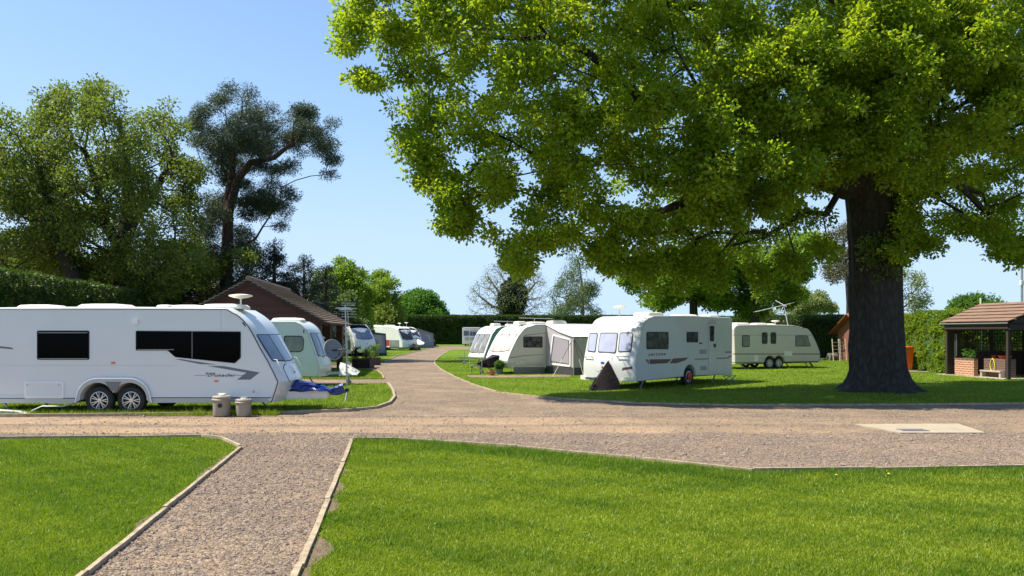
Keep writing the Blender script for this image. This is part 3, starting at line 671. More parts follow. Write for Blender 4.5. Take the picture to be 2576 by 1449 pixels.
mb = MB(); mb.box((.85, 2.2, .02), (1.9, 4.2, .06)); mb.build('floor_slab', M['concd'], S_)
mb = MB(); mb.tube([(.30, 3.55, .5), (.30, 3.55, 1.9)], .012, 6); mb.tube([(.30, 3.45, .9), (.30, 3.45, 1.9)], .012, 6); mb.build('water_pipe', M['steel'], S_)
def at(rt, p): return rt.matrix_basis @ Vector(p)
hz = at(S_, (.46, 1.42, .60)); pts = []
for k in range(29):
    a = k / 28 * 2 * math.pi; pts.append((0, math.sin(a) * .17 * (1 - .35 * max(0, math.cos(a))), math.cos(a) * .27 - .02))
mb = MB(); mb.tube(pts, .014, 8); o = mb.build('hose', M['hose'], None, True, 60, hz); tag(o, 'loop of yellow hose hanging against the brick plinth in the shelter', 'hose')
for nm, lab, p, mm, dims in (('washing_up_bowl', 'orange plastic bowl on the plinth inside the shelter', (1.0, 1.35, .84), 'bin', (.28, .13)), ('tub', 'small orange tub beside the larger orange bowl in the shelter', (1.0, 2.0, .84), 'bin', (.09, .12))):
    mb = MB(); r_, h_ = dims; mb.lathe([(r_ * .7, 0), (r_, h_), (r_ * .94, h_), (r_ * .64, .02)], n=20); o = mb.build(nm, M[mm], None, True, 40, at(S_, p)); tag(o, lab, 'bowl')
o = empty('pot_plant', at(S_, (.55, 2.95, .0)), 0, 'leafy pot plant standing behind the low brick wall of the shelter', 'plant')
mb = MB(); mb.lathe([(.13, 0), (.17, .3), (.15, .3), (.12, .05)], n=16); mb.build('pot', M['terracotta'], o)
V, t = crown_leaves(np.array([[0, 0, .95], [.1, .1, .75], [-.1, -.12, .85], [0, .15, 1.1], [0, -.2, 1.05]]), 45, .2, .12, .45); np_mesh('leaves', V, 4, M['mid'], o, t)
mb = MB(); mb.tube([(0, 0, .2), (.02, 0, .8)], .012, 5); mb.build('stem', M['barkg'], o)
# pole with box and short white pipe behind the shelter
x, y = (2571 - 1288) / FL * 44, 44
o = empty('lamp_post', (x, y, 0), 0, 'tall grey steel pole with a white box rising behind the shelter at the right edge', 'pole')
mb = MB(); mb.tube([(0, 0, 0), (0, 0, 6.1)], [.07, .06], 10); mb.build('pole', M['steel'], o)
mb = MB(); mb.box((-.05, -.12, 4.7), (.26, .16, .28), bev=.02); mb.build('box', M['white'], o)
mb = MB(); mb.box((0, 0, 6.15), (.34, .2, .12), bev=.02); mb.build('lamp', M['steel'], o)
x, y = (2467 - 1288) / FL * 38.2, 38.2
mb = MB(); mb.tube([(0, 0, 0), (0, 0, 3.62)], .04, 8); o = mb.build('vent_pipe', M['plastic'], None, True, 40, (x, y, 0)); tag(o, 'short white pipe end showing above the left end of the shelter roof', 'pipe')

# red shed behind the oak trunk
Sh = empty('red_shed', (23.0, 54, 0), 0, 'red-brown boarded shed with red roof edge behind the oak trunk', 'shed')
mb = MB()
mb.prism([(0, -2.7, 0), (0, 2.5, 0), (0, 2.5, 2.1), (0, 0, 3.2), (0, -2.7, 2.05)], (.12, 0, 0)); mb.box((4, -2.64, 1.02), (7.9, .12, 2.04)); mb.box((4, 2.44, 1.04), (7.9, .12, 2.08)); mb.prism([(8, -2.7, 0), (8, 2.5, 0), (8, 2.5, 2.1), (8, 0, 3.2), (8, -2.7, 2.05)], (.12, 0, 0)); mb.build('wall', M['cedar'], Sh)
mb = MB(); courses(mb, (-.35, 3.15, 1.86), (8.5, 3.15, 1.86), (8.5, 0, 3.28), (-.35, 0, 3.28), 5, .02, .03); courses(mb, (8.5, -3.3, 1.86), (-.35, -3.3, 1.86), (-.35, 0, 3.28), (8.5, 0, 3.28), 5, .02, .03); mb.build('roof', M['redroof'], Sh)
for s in (1, -1):
    mb = MB(); mb.bar((-.37, s * 3.15, 1.80), (-.37, 0, 3.22), .16, .04); mb.build('verge_board', M['redroof'], Sh)
mb = MB(); mb.box((-.03, -1.6, 1.3), (.05, .9, 1.5)); wn = mb.build('window', M['glass_grey'], Sh)
mb = MB()
for z in (.53, 2.07): mb.box((-.05, -1.6, z), (.06, 1.04, .07))
for y_ in (-2.08, -1.12): mb.box((-.05, y_, 1.3), (.055, .07, 1.47))
mb.build('frame', M['ladder'], wn)
for k, (dx0, dx1, top, lab) in enumerate([(2097, 2113, 1.52, 'pale wooden ladder frame standing left of the other, clear of the shed'), (2116, 2130, 1.52, 'pale wooden ladder frame propped against the red shed')]):
    Z = 54.2; x0, x1 = (dx0 - 1288) / FL * Z, (dx1 - 1288) / FL * Z
    o = empty('ladder', (x0, Z, 0), 0, lab, 'ladder', 'wooden ladders by the shed')
    for x in (0, x1 - x0):
        mb = MB(); mb.bar((x, 0, 0), (x, .25, top), .045); mb.build('rail', M['ladder'], o)
    for i in range(6 if k else 4):
        z = top * (.07 if k else .38) + i * (.24 if k else .235); mb = MB(); mb.bar((0.02, .25 * z / top, z), (x1 - x0 - .02, .25 * z / top, z), .03); mb.build('rung', M['ladder'], o)
Z = 55.6; mb = MB(); mb.tube([(0, 0, .27), (.55, .1, .27)], .27, 16); o = mb.build('log', M['barkg'], None, True, 40, ((2084 - 1288) / FL * Z, Z, 0)); tag(o, 'short thick log lying on its side by the ladders', 'log')

# orange wheelie bins beside the hedge
def bin_(x, y, rz, lab):
    o = empty('wheelie_bin', (x, y, .06), rz, lab, 'wheelie bin', 'orange wheelie bins')
    mb = MB(); a = [(-.24, -.27, .10), (.24, -.27, .10), (.24, .27, .10), (-.24, .27, .10)]; b = [(-.29, -.34, 1.12), (.29, -.34, 1.12), (.29, .34, 1.12), (-.29, .34, 1.12)]
    va = [mb.bm.verts.new(p) for p in a]; vb = [mb.bm.verts.new(p) for p in b]
    for k in range(4): mb.bm.faces.new((va[k], va[(k + 1) % 4], vb[(k + 1) % 4], vb[k]))
    mb.bm.faces.new(va); mb.bm.faces.new(vb); mb.build('body', M['bin'], o)
    mb = MB(); mb.box((0, -.01, 1.16), (.64, .76, .07), bev=.02); mb.build('lid', M['bin'], o)
    mb = MB(); mb.tube([(-.2, .42, 1.1), (.2, .42, 1.1)], .02, 6); mb.build('handle', M['bin'], o)
    for s in (-1, 1):
        mb = MB(); mb.tube([(s * .25, .2, .1), (s * .31, .2, .1)], .1, 14); mb.build('wheel', M['tyre'], o)
bin_(19.55, 39.9, R(100), 'orange wheelie bin just showing behind the oak trunk'); bin_(19.95, 40.9, R(95), 'second orange wheelie bin, tight against the hedge')
mb = MB(); mb.box((0, 0, .03), (1.6, 2.4, .06)); o = mb.build('bin_slab', M['conc'], None, loc=(19.7, 40.3, 0)); tag(o, 'low concrete slab under the orange bins', 'concrete slab')
# ================================================================ caravans
class Van:
    def __init__(s, label, corner, heading, side, L, W, H, front, zb=.30, body='white', wheels=(), group='touring caravans', bulge=.10, inset=.045, arch=.40, wr=.33, cat='caravan', name='caravan', rear_r=.12):
        # corner = (measured x, Z) of the visible front corner, side = visible side in local y, heading = direction the nose points
        s.ang = math.atan2(heading[1], heading[0]); s.side = side; s.L = L; s.W = W; s.H = H; s.zb = zb; s.bulge = bulge
        h = Vector((math.cos(s.ang), math.sin(s.ang), 0)); l = Vector((-h.y, h.x, 0)); C = Vector(((corner[0] - 1288) / FL * corner[1], corner[1], 0))
        s.O = C - h * L - l * side * W / 2; s.h = h; s.l = l
        s.root = empty(name, s.O, s.ang, label, cat, group)
        fr = [s.m(*p) for p in front]                      # traced nose outline, bottom to top, in local (x, z)
        mxx = max(p[0] for p in fr); fr = [(p[0] - mxx + L, p[1]) for p in fr]; fr[0] = (fr[0][0], zb); fr[-1] = (fr[-1][0], H)
        for i in range(1, len(fr)): fr[i] = (fr[i][0], min(max(fr[i][1], fr[i - 1][1] + .01), H))
        s.front = fr; s.dx = L - mxx
        out = [(rear_r * .3, zb)]
        if wheels:
            xs = sorted(wheels); a = arch
            if len(xs) == 1: out += [(xs[0] + a * math.cos(math.pi - t * math.pi / 10), max(zb, wr + .02 + a * math.sin(t * math.pi / 10))) for t in range(0, 11)]
            else:
                half = (xs[1] - xs[0]) / 2; tl = math.acos(min(1, half / a))
                out += [(xs[0] + a * math.cos(math.pi - t * (math.pi - tl) / 9), max(zb, wr + .02 + a * math.sin(t * (math.pi - tl) / 9))) for t in range(10)]
                out += [(xs[1] + a * math.cos(math.pi - tl - t * (math.pi - tl) / 9), max(zb, wr + .02 + a * math.sin(tl + t * (math.pi - tl) / 9))) for t in range(10)]
        # resample nose smoothly
        nose = [fr[0]]
        for i in range(len(fr) - 1):
            p0 = fr[max(i - 1, 0)]; p1 = fr[i]; p2 = fr[i + 1]; p3 = fr[min(i + 2, len(fr) - 1)]
            for k in range(1, 4):
                t = k / 3; q = [.5 * (2 * p1[j] + (p2[j] - p0[j]) * t + (2 * p0[j] - 5 * p1[j] + 4 * p2[j] - p3[j]) * t * t + (-p0[j] + 3 * p1[j] - 3 * p2[j] + p3[j]) * t ** 3) for j in (0, 1)]
                nose.append((q[0], min(max(q[1], zb), H)))
        out += nose; n0x = nose[-1][0]
        for k in range(1, 6): out.append((n0x * (1 - k / 6) + rear_r * k / 6, H + .035 * math.sin(k / 6 * math.pi)))
        for k in range(5): a = math.pi / 2 * k / 4; out.append((rear_r * (1 - math.sin(a)), H - rear_r * (1 - math.cos(a))))
        s.nose = nose; s.outline = out
        # drop duplicates
        P = [out[0]]
        for p in out[1:]:
            if math.hypot(p[0] - P[-1][0], p[1] - P[-1][1]) > .008: P.append(p)
        n = len(P); A = sum(P[i][0] * P[(i + 1) % n][1] - P[(i + 1) % n][0] * P[i][1] for i in range(n)); sg = 1 if A > 0 else -1
        N = []
        for i in range(n):
            a = Vector(P[i]) - Vector(P[i - 1]); b = Vector(P[(i + 1) % n]) - Vector(P[i]); t = (a.normalized() + b.normalized()); t = t.normalized() if t.length > 1e-4 else a.normalized(); N.append(Vector((-t.y, t.x)) * sg)
        bm = bmesh.new(); rings = []; ys = []
        r = inset
        for f, ins in ((1, r), (1 - .3 * r / (W / 2), .3 * r), (1 - r / (W / 2), 0)): ys.append((-f * W / 2, ins))
        for k in range(1, 10): ys.append(((-1 + k / 5) * (W / 2) * .93, 0))
        for f, ins in ((1 - r / (W / 2), 0), (1 - .3 * r / (W / 2), .3 * r), (1, r)): ys.append((f * W / 2, ins))
        for y, ins in ys:
            rings.append([bm.verts.new(s.bl(P[i][0] + N[i].x * ins, y, P[i][1] + N[i].y * ins)) for i in range(n)])
        for a, b in zip(rings, rings[1:]):
            for k in range(n): bm.faces.new((a[k], a[(k + 1) % n], b[(k + 1) % n], b[k]))
        fa = bm.faces.new(rings[0]); fb = bm.faces.new(rings[-1][::-1]); bmesh.ops.recalc_face_normals(bm, faces=bm.faces)
        for e in list(fa.edges) + list(fb.edges): e.smooth = False
        me = bpy.data.meshes.new('body'); bm.to_mesh(me); bm.free(); s.body = link(me, 'body', M[body], s.root, True, 12)
        s.wheels = wheels; s.wr = wr
    def bl(s, x, y, z):                                    # nose bulges forward in plan
        k = min(max((x - (s.L - 1.4)) / 1.2, 0), 1); b = s.bulge * (1 - (2 * y / s.W) ** 2) * k; return Vector((x + b, y, z))
    def ray(s, dx, dy):
        o = Vector((0, 0, EYE)) - s.O; d = Vector(((dx - 1288) / FL, 1, -(dy - H0) / FL))
        return Vector((o.dot(s.h), o.dot(s.l), o.z)), Vector((d.dot(s.h), d.dot(s.l), d.z))
    def m(s, dx, dy):                                      # measured pixel -> local (x, z) on the visible side
        o, d = s.ray(dx, dy); t = (s.side * s.W / 2 - o.y) / d.y; return (o.x + d.x * t, o.z + d.z * t)
    def fm(s, i, dx, dy, j=None):                          # -> (t, y) on nose segment front[i]..front[j]
        p = s.front[i]; q = s.front[i + 1 if j is None else j]; o, d = s.ray(dx, dy); nx, nz = -(q[1] - p[1]), q[0] - p[0]
        t = ((p[0] - o.x) * nx + (p[1] - o.z) * nz) / (d.x * nx + d.z * nz); X, Y, Z = o.x + d.x * t, o.y + d.y * t, o.z + d.z * t
        return (Z - p[1]) / (q[1] - p[1]), Y
    def slab(s, pts, name, m, parent=None, off=.006, r=.0, base=-.02):
        if r: pts = [tuple(p) for p in round_poly(pts, r)]
        y0 = s.side * (s.W / 2 + base); y1 = s.side * (s.W / 2 + off); mb = MB(); mb.prism([(p[0], y0, p[1]) for p in pts], (0, y1 - y0, 0))
        return mb.build(name, M[m], parent or s.root)
    def win(s, pts, glass='glass_black', r=.06, fr=.035, frame='black', name='window'):
        o = s.slab(pts, name, frame, off=.012, r=r); c = Vector((sum(p[0] for p in pts) / len(pts), sum(p[1] for p in pts) / len(pts)))
        w = max(abs(p[0] - c.x) for p in pts); h = max(abs(p[1] - c.y) for p in pts)
        q = [(c.x + (p[0] - c.x) * (1 - fr / w), c.y + (p[1] - c.y) * (1 - fr / h)) for p in pts]
        s.slab(q, 'pane', glass, o, off=.019, r=r * .8); return o
    def rect(s, a, b):                                     # two measured corners -> 4 local points
        p = s.m(*a); q = s.m(*b); return [(p[0], p[1]), (q[0], p[1]), (q[0], q[1]), (p[0], q[1])]
    def nose_at(s, i, t, y, off, j=None):
        p = s.front[i]; q = s.front[i + 1 if j is None else j]
        z = p[1] + (q[1] - p[1]) * t
        # follow the actual smoothed outline at this height
        x = None
        for a, b in zip(s.nose, s.nose[1:]):
            if a[1] <= z <= b[1] and b[1] > a[1]: k = (z - a[1]) / (b[1] - a[1]); x = a[0] + (b[0] - a[0]) * k; dz = Vector((b[1] - a[1], 0, -(b[0] - a[0]))).normalized(); break
        if x is None: x = p[0] + (q[0] - p[0]) * t; dz = Vector((q[1] - p[1], 0, -(q[0] - p[0]))).normalized()
        return s.bl(x, y, z) + dz * off
    def npanel(s, i, pts, name, m, parent=None, off=.012, r=.0, j=None, base=-.03):   # panel on the nose, pts in (t, y)
        p = s.front[i]; q = s.front[i + 1 if j is None else j]; Lg = abs(q[1] - p[1])
        pp = [(a * Lg, b) for a, b in pts]
        if r: pp = [tuple(v) for v in round_poly(pp, r, 4)]
        else:
            dd = []
            for a, b in zip(pp, pp[1:] + pp[:1]):
                for k in range(6): dd.append((a[0] + (b[0] - a[0]) * k / 6, a[1] + (b[1] - a[1]) * k / 6))
            pp = dd
        c = (sum(a for a, b in pp) / len(pp), sum(b for a, b in pp) / len(pp)); mb = MB(); rings = []
        for f in (1, 1, .8, .6, .4, .2):
            rings.append([mb.bm.verts.new(s.nose_at(i, (c[0] + (a - c[0]) * f) / Lg, c[1] + (b - c[1]) * f, base if not rings else off, j)) for a, b in pp])
        ce = mb.bm.verts.new(s.nose_at(i, c[0] / Lg, c[1], off, j)); n = len(pp)
        for a, b in zip(rings, rings[1:]):
            for k in range(n): mb.bm.faces.new((a[k], a[(k + 1) % n], b[(k + 1) % n], b[k]))
        for k in range(n): mb.bm.faces.new((rings[-1][k], rings[-1][(k + 1) % n], ce))
        return mb.build(name, M[m], parent or s.root, True, 50)
    def nwin(s, i, pts, glass='glass_blue', r=.06, fr=.03, j=None):
        p = s.front[i]; q = s.front[i + 1 if j is None else j]; Lg = abs(q[1] - p[1]); o = s.npanel(i, pts, 'front_window', 'black', off=.012, r=r, j=j)
        c = (sum(a for a, b in pts) / len(pts), sum(b for a, b in pts) / len(pts)); ha = max(abs(a - c[0]) for a, b in pts) * Lg; hb = max(abs(b - c[1]) for a, b in pts)
        s.npanel(i, [(c[0] + (a - c[0]) * (1 - fr / ha), c[1] + (b - c[1]) * (1 - fr / hb)) for a, b in pts], 'pane', glass, o, off=.018, r=r * .8, j=j)
    def seal(s, m='black', r=.012, inb=.0, side=None):     # rubber trim where nose meets side
        sd = s.side if side is None else side
        pts = [(p[0] - .02, sd * (s.W / 2 + .002), p[1] - (.03 if p[1] > s.H - .1 else 0)) for p in s.nose]
        pts.append((.3, sd * (s.W / 2 + .002), s.H - .03)); mb = MB(); mb.tube(pts, r, 5); mb.build('edge_trim', M[m], s.root, True, 60)
    def gear(s, m='rim', tyre=.33, spokes=7, hub=None, both=True):
        for x in s.wheels:
            for sd in ((s.side, -s.side) if both else (s.side,)):
                y = sd * (s.W / 2 - .13); mt = Matrix.Translation((x, y, s.wr)) @ Matrix.Rotation(-R(90) * sd, 4, 'X'); w = s.wr
                mb = MB(); mb.lathe([(w * .62, -.085), (w * .93, -.09), (w, -.06), (w, .06), (w * .93, .09), (w * .64, .085), (w * .61, .03), (w * .60, -.085), (w * .62, -.085)], mt, 28, cap=False); o = mb.build('wheel', M['tyre'], s.root, True, 40)
                if sd != s.side: continue
                mb = MB(); mb.lathe([(w * .60, .02), (w * .66, .083), (w * .60, .088), (w * .56, .04)], mt, 28, cap=False)
                mb.lathe([(w * .15, .02), (w * .15, .075), (w * .05, .08)], mt, 12)
                for k in range(spokes):
                    for dd in (-.16, .16):
                        a = k * 2 * math.pi / spokes + dd; b = k * 2 * math.pi / spokes + dd * .35
                        mb.bar(mt @ Vector((w * .12 * math.cos(b), w * .12 * math.sin(b), .06)), mt @ Vector((w * .60 * math.cos(a), w * .60 * math.sin(a), .07)), .014 if spokes < 8 else .02, .02)
                mb.build('rim', M[m], o, True, 40)
                mb = MB(); mb.lathe([(w * .58, .0), (w * .58, .012)], mt, 20); mb.build('brake_disc', M['black'], o)
        mb = MB(); mb.box((s.L * .5, 0, s.zb + .02), (s.L * .86, s.W * .55, .10)); mb.build('chassis', M['black'], s.root)
        for x in (s.L * .12, s.L * .86):
            for y in (-s.W * .36, s.W * .36):
                mb = MB(); mb.bar((x, y, s.zb + .02), (x + .22, y, .03), .045); mb.box((x + .24, y, .03), (.16, .16, .02)); mb.build('corner_steady', M['steel'], s.root)
    def hitch(s, jock=True):
        L = s.L; mb = MB(); z = s.zb + .08
        mb.bar((L - .4, .45, z), (L + 1.0, .03, z + .02), .06, .09); mb.bar((L - .4, -.45, z), (L + 1.0, -.03, z + .02), .06, .09); mb.bar((L + .9, 0, z + .03), (L + 1.25, 0, z + .06), .07); mb.build('drawbar', M['steel'], s.root)
        if jock:
            mb = MB(); mb.tube([(L + .85, .12, .12), (L + .85, .12, z + .45)], .025, 8); mb.tube([(L + .85, .08, .10), (L + .85, .16, .10)], .10, 12); mb.build('jockey_wheel', M['steel'], s.root)
    def roofbox(s, x, w, d, h, y=0, m='dome', name='roof_light', r=.06):
        mb = MB(); z = s.H + .02
        pl = round_poly([(x - w / 2, y - d / 2), (x + w / 2, y - d / 2), (x + w / 2, y + d / 2), (x - w / 2, y + d / 2)], r, 3); rings = []
        for f, hh in ((1, -.02), (1, h * .45), (.86, h), (.5, h + .015)): rings.append([mb.bm.verts.new((x + (p.x - x) * f, y + (p.y - y) * f, z + hh)) for p in pl])
        n = len(pl)
        for a, b in zip(rings, rings[1:]):
            for k in range(n): mb.bm.faces.new((a[k], a[(k + 1) % n], b[(k + 1) % n], b[k]))
        mb.bm.faces.new(rings[0][::-1]); mb.bm.faces.new(rings[-1]); mb.build(name, M[m], s.root, True, 40)
    def dome(s, x, y, h=.30, r=.2):
        mb = MB(); T = Matrix.Translation((x, y, s.H)); mb.lathe([(.05, 0), (.022, .04), (.02, h - .06), (.05, h - .04), (r * .6, h - .02), (r, h + .02), (r * .97, h + .045), (r * .4, h + .07), (.01, h + .075)], T, 24); mb.build('television_aerial', M['dome'], s.root, True, 40)
    def text(s, body, x, z, h, name='lettering', m='black', shear=0, space=1.0, width=None, bold=0.0, parent=None, off=.004):
        cu = bpy.data.curves.new(name, 'FONT'); cu.body = body; cu.size = h * 1.4; cu.shear = shear; cu.space_character = space; cu.extrude = .002; cu.offset = bold; cu.resolution_u = 2
        t = bpy.data.objects.new('tmp', cu); COL.objects.link(t); dg = bpy.context.evaluated_depsgraph_get(); me = bpy.data.meshes.new_from_object(t.evaluated_get(dg)); bpy.data.objects.remove(t)
        xs = [v.co.x for v in me.vertices]; w0 = max(xs) - min(xs); k = (width / w0) if width else 1; x0 = min(xs)
        for v in me.vertices:
            X = (v.co.x - x0) * k; v.co = Vector((x - s.side * X, s.side * (s.W / 2 + off + v.co.z), z + v.co.y))
        me.name = name; return link(me, name, M[m], parent or s.root)

# ---- A: large white twin-axle caravan, near left
ZA = 19.35
front = [c2(*p) for p in [(805, 1275), (862, 1110), (855, 1065), (780, 910), (700, 770), (620, 620), (560, 530), (480, 455), (380, 412)]]
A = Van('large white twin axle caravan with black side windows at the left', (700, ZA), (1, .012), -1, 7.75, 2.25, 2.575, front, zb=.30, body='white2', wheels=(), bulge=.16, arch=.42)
# rebuild with wheel positions measured on the side
wx = [A.m(246, 1010)[0] + A.dx, A.m(326.4, 1010)[0] + A.dx]
for o in list(A.root.children): bpy.data.objects.remove(o)
bpy.data.objects.remove(A.root)
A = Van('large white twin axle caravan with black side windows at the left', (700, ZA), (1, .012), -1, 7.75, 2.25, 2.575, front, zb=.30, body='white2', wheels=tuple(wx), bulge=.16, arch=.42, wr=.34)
def P(v, *pts): return [(v.m(*p)[0] + v.dx, v.m(*p)[1]) for p in pts]
A.seal(); A.gear(spokes=7); A.hitch(jock=False)
A.win(P(A, (92.6, 831.7), (224, 831.7), (224, 905), (92.6, 905)), r=.04, fr=.02)
A.win(P(A, (341, 832), (605, 834), (605, 900), (590, 914), (440, 898.5), (421, 881.5), (341, 881.5)), r=.03, fr=.018)
A.slab(P(A, (482, 834), (484, 834), (484, 900), (482, 899.6)), 'window_divider', 'grey', off=.021)
for y in (836.5, 901.5): A.slab(P(A, (97, y), (220, y), (220, y + 1.2), (97, y + 1.2)), 'window_rail', 'lgrey', off=.021)
A.slab(P(A, (345, 878.8), (437, 878.8), (437, 880), (345, 880)), 'window_rail', 'lgrey', off=.021)
A.slab(P(A, (520.6, 920.5), (559, 920.5), (652.4, 936.9), (628.7, 955.2), (595, 955.2), (619, 937.6)), 'stripe', 'stripe', off=.003)
A.slab(P(A, (440, 903.5), (455, 903.5), (545, 917.5), (503, 916)), 'stripe', 'stripe', off=.003)
A.slab(P(A, (-60, 865), (0, 871), (28, 874), (33, 879), (0, 876), (-60, 871)), 'stripe', 'stripe', off=.003)
A.slab(P(A, (488, 943.6), (517, 943.6), (517, 944.6), (488, 944.6)), 'stripe', 'red', off=.003)
A.slab(P(A, (594, 943.4), (613, 943.4), (613, 944.4), (594, 944.4)), 'stripe', 'black', off=.003)
x_, z_ = P(A, (521, 947.4))[0]; A.text('crusader', x_, z_, .075, shear=.35, width=.70, bold=.0006)
x_, z_ = P(A, (516.5, 941.5))[0]; A.text('ELDDIS', x_, z_, .04, shear=.2, width=.23, bold=.001)
for d in ((284, 913), (283, 959), (543.5, 958.5)):
    p = P(A, (d[0] - 5, d[1] - 2.2), (d[0] + 5, d[1] - 2.2), (d[0] + 5, d[1] + 2.2), (d[0] - 5, d[1] + 2.2)); A.slab(p, 'marker_light', 'orange', off=.015, r=.01)
A.slab(P(A, (-60, 918.6), (438, 919), (438, 919.5), (-60, 919.1)), 'panel_seam', 'lgrey', off=.003)
A.slab(P(A, (554.6, 780), (555.3, 780), (555.3, 831), (554.6, 831)), 'panel_seam', 'lgrey', off=.003)
A.slab(P(A, (334, 803), (347, 803), (347, 815.5), (334, 815.5)), 'flue_vent', 'white', off=.045, r=.05)
lk = A.slab(P(A, (61, 959.5), (160, 959.5), (160, 1002), (61, 1002)), 'locker_door', 'white', off=.022, r=.04); A.slab(P(A, (66, 963.5), (155, 963.5), (155, 996), (66, 996)), 'locker_panel', 'white2', lk, off=.026, r=.03)
for x in (69, 149): A.slab(P(A, (x - 2, 966), (x + 2, 966), (x + 2, 970), (x - 2, 970)), 'lock', 'lgrey', lk, off=.034, r=.015)
A.slab(P(A, (-60, 1000.5), (194, 1000.5), (194, 1002.6), (-60, 1002.6)), 'skirt_trim', 'black', off=.012)
A.slab(P(A, (372, 999), (681, 999), (681, 1001), (372, 1001)), 'skirt_trim', 'black', off=.012)
A.slab(P(A, (-60, 1002.6), (194, 1002.6), (194, 1013.5), (-60, 1013.5)), 'skirt', 'lgrey', off=.008)
A.slab(P(A, (372, 1001), (676, 1001), (672, 1011.5), (372, 1013.5)), 'skirt', 'lgrey', off=.008)
A.slab(P(A, (-60, 997.6), (194, 997.6), (194, 1000.2), (-60, 1000.2)), 'skirt_rail', 'white', off=.03)
A.slab(P(A, (372, 996), (681, 996), (681, 998.8), (372, 998.8)), 'skirt_rail', 'white', off=.03)
# twin wheel arch moulding
a_ = .42; zc = .36; half = (wx[1] - wx[0]) / 2; inner = []
tl = math.acos(min(1, half / a_))
inner = [(wx[0] + a_ * math.cos(math.pi - t * (math.pi - tl) / 12), zc + a_ * math.sin(t * (math.pi - tl) / 12)) for t in range(13)] + [(wx[1] + a_ * math.cos(math.pi - tl - t * (math.pi - tl) / 12), zc + a_ * math.sin(tl + t * (math.pi - tl) / 12)) for t in range(1, 13)]
outer = [(wx[0] - .53, .30)] + [(wx[0] + .50 * math.cos(math.pi - t * math.pi / 16), zc + .02 + .50 * math.sin(t * math.pi / 16)) for t in range(1, 9)] + [(wx[1] + .50 * math.cos(math.pi / 2 - t * math.pi / 16), zc + .02 + .50 * math.sin(math.pi / 2 - t * math.pi / 16)) for t in range(0, 8)] + [(wx[1] + .53, .30)]
inner2 = [(p[0], max(.30, p[1])) for p in inner]
mb = MB(); y0 = -(A.W / 2 - .03); pts = [(p[0], y0, p[1]) for p in outer] + [(p[0], y0, p[1]) for p in inner2[::-1]]; mb.prism(pts, (0, -.075, 0)); am = mb.build('wheel_arch', M['lgrey'], A.root, True, 40)
mb = MB(); mb.tube([(p[0], -(A.W / 2 + .045), p[1]) for p in outer], .018, 6); mb.build('arch_rim', M['white'], am, True, 60)
mb = MB(); xm = (wx[0] + wx[1]) / 2; mb.prism([(xm - .20, y0 - .075, zc + .44), (xm + .20, y0 - .075, zc + .44), (xm + .05, y0 - .075, zc + .22), (xm - .05, y0 - .075, zc + .22)], (0, -.006, 0)); mb.build('arch_infill', M['grey'], am)
x_, z_ = P(A, (638, 985))[0]
A.slab([(x_ + .075 * math.cos(k * math.pi / 10), z_ + .075 * math.sin(k * math.pi / 10)) for k in range(20)], 'filler_cap', 'white', off=.02); A.slab([(x_ + .045 * math.cos(k * math.pi / 10), z_ + .045 * math.sin(k * math.pi / 10)) for k in range(20)], 'filler_disc', 'lgrey', off=.024)
A.slab(P(A, (608, 812), (611, 810), (618, 820), (616, 822)), 'grab_slot', 'black', off=.006)
# nose: three-part window, gas locker, handles
i0, i1 = 3, 5
w = A.W / 2
A.nwin(i0, [(.04, -w + .16), (.93, -w + .10), (.93, -.36), (.02, -.34)], r=.05, fr=.025, j=i1)
A.nwin(i0, [(.0, -.33), (.93, -.35), (.93, .35), (.0, .33)], r=.03, fr=.02, j=i1)
A.nwin(i0, [(.02, .34), (.93, .36), (.93, w - .10), (.04, w - .16)], r=.05, fr=.025, j=i1)
A.npanel(1, [(.05, -.62), (.72, -.62), (.90, -.42), (.90, .42), (.72, .62), (.05, .62)], 'gas_locker', 'black', off=.006, r=.05, j=3)
A.npanel(1, [(.07, -.60), (.71, -.60), (.87, -.41), (.87, .41), (.71, .60), (.07, .60)], 'gas_locker_door', 'white', off=.011, r=.05, j=3)
mb = MB(); q = A.nose_at(1, .45, 0, .02, 3); mb.box(q, (.02, .035, .05)); mb.build('badge', M['grey'], A.root)
for sgn in (-1, 1):
    a = A.nose_at(2, .2, sgn * .98, .0, 4); b = A.nose_at(2, .62, sgn * .92, .0, 4); e = Vector((.10, 0, .0))
    mb = MB(); mb.tube([a, a + e, b + e, b], .016, 7); mb.build('grab_handle', M['white'], A.root, True, 60)
    A.npanel(0, [(.30, sgn * .58), (.34, sgn * .98), (.62, sgn * .98), (.5, sgn * .62)], 'front_light', 'plastic', off=.02, r=.05, j=1)
A.text
mb = MB(); mb.box((A.L + .02, 0, .44), (.3, 2.0, .1)); 
mb = MB()                                                      # white faired cover over the drawbar
sh = [(A.L - .10, -.46, .31), (A.L + 1.02, -.30, .33), (A.L + 1.04, -.30, .53), (A.L - .02, -.46, .62)]
sh2 = [(p[0], -p[1], p[2]) for p in sh]; va = [mb.bm.verts.new(p) for p in sh]; vb = [mb.bm.verts.new(p) for p in sh2]
for k in range(4): mb.bm.faces.new((va[k], va[(k + 1) % 4], vb[(k + 1) % 4], vb[k]))
mb.bm.faces.new(va); mb.bm.faces.new(vb[::-1]); es = [e for e in mb.bm.edges]; bmesh.ops.bevel(mb.bm, geom=es, offset=.03, segments=2, affect='EDGES'); mb.build('drawbar_cover', M['white'], A.root, True, 40)
for x, w_, h in ((A.m(60, 775)[0] + A.dx, .9, .07), (A.m(229, 775)[0] + A.dx, 1.15, .09), (A.m(398, 775)[0] + A.dx, .30, .06), (A.m(446, 775)[0] + A.dx, .78, .065), (A.m(541, 775)[0] + A.dx, 1.0, .09)): A.roofbox(x, w_, .7, h, -.35 if w_ > .5 else -.6)
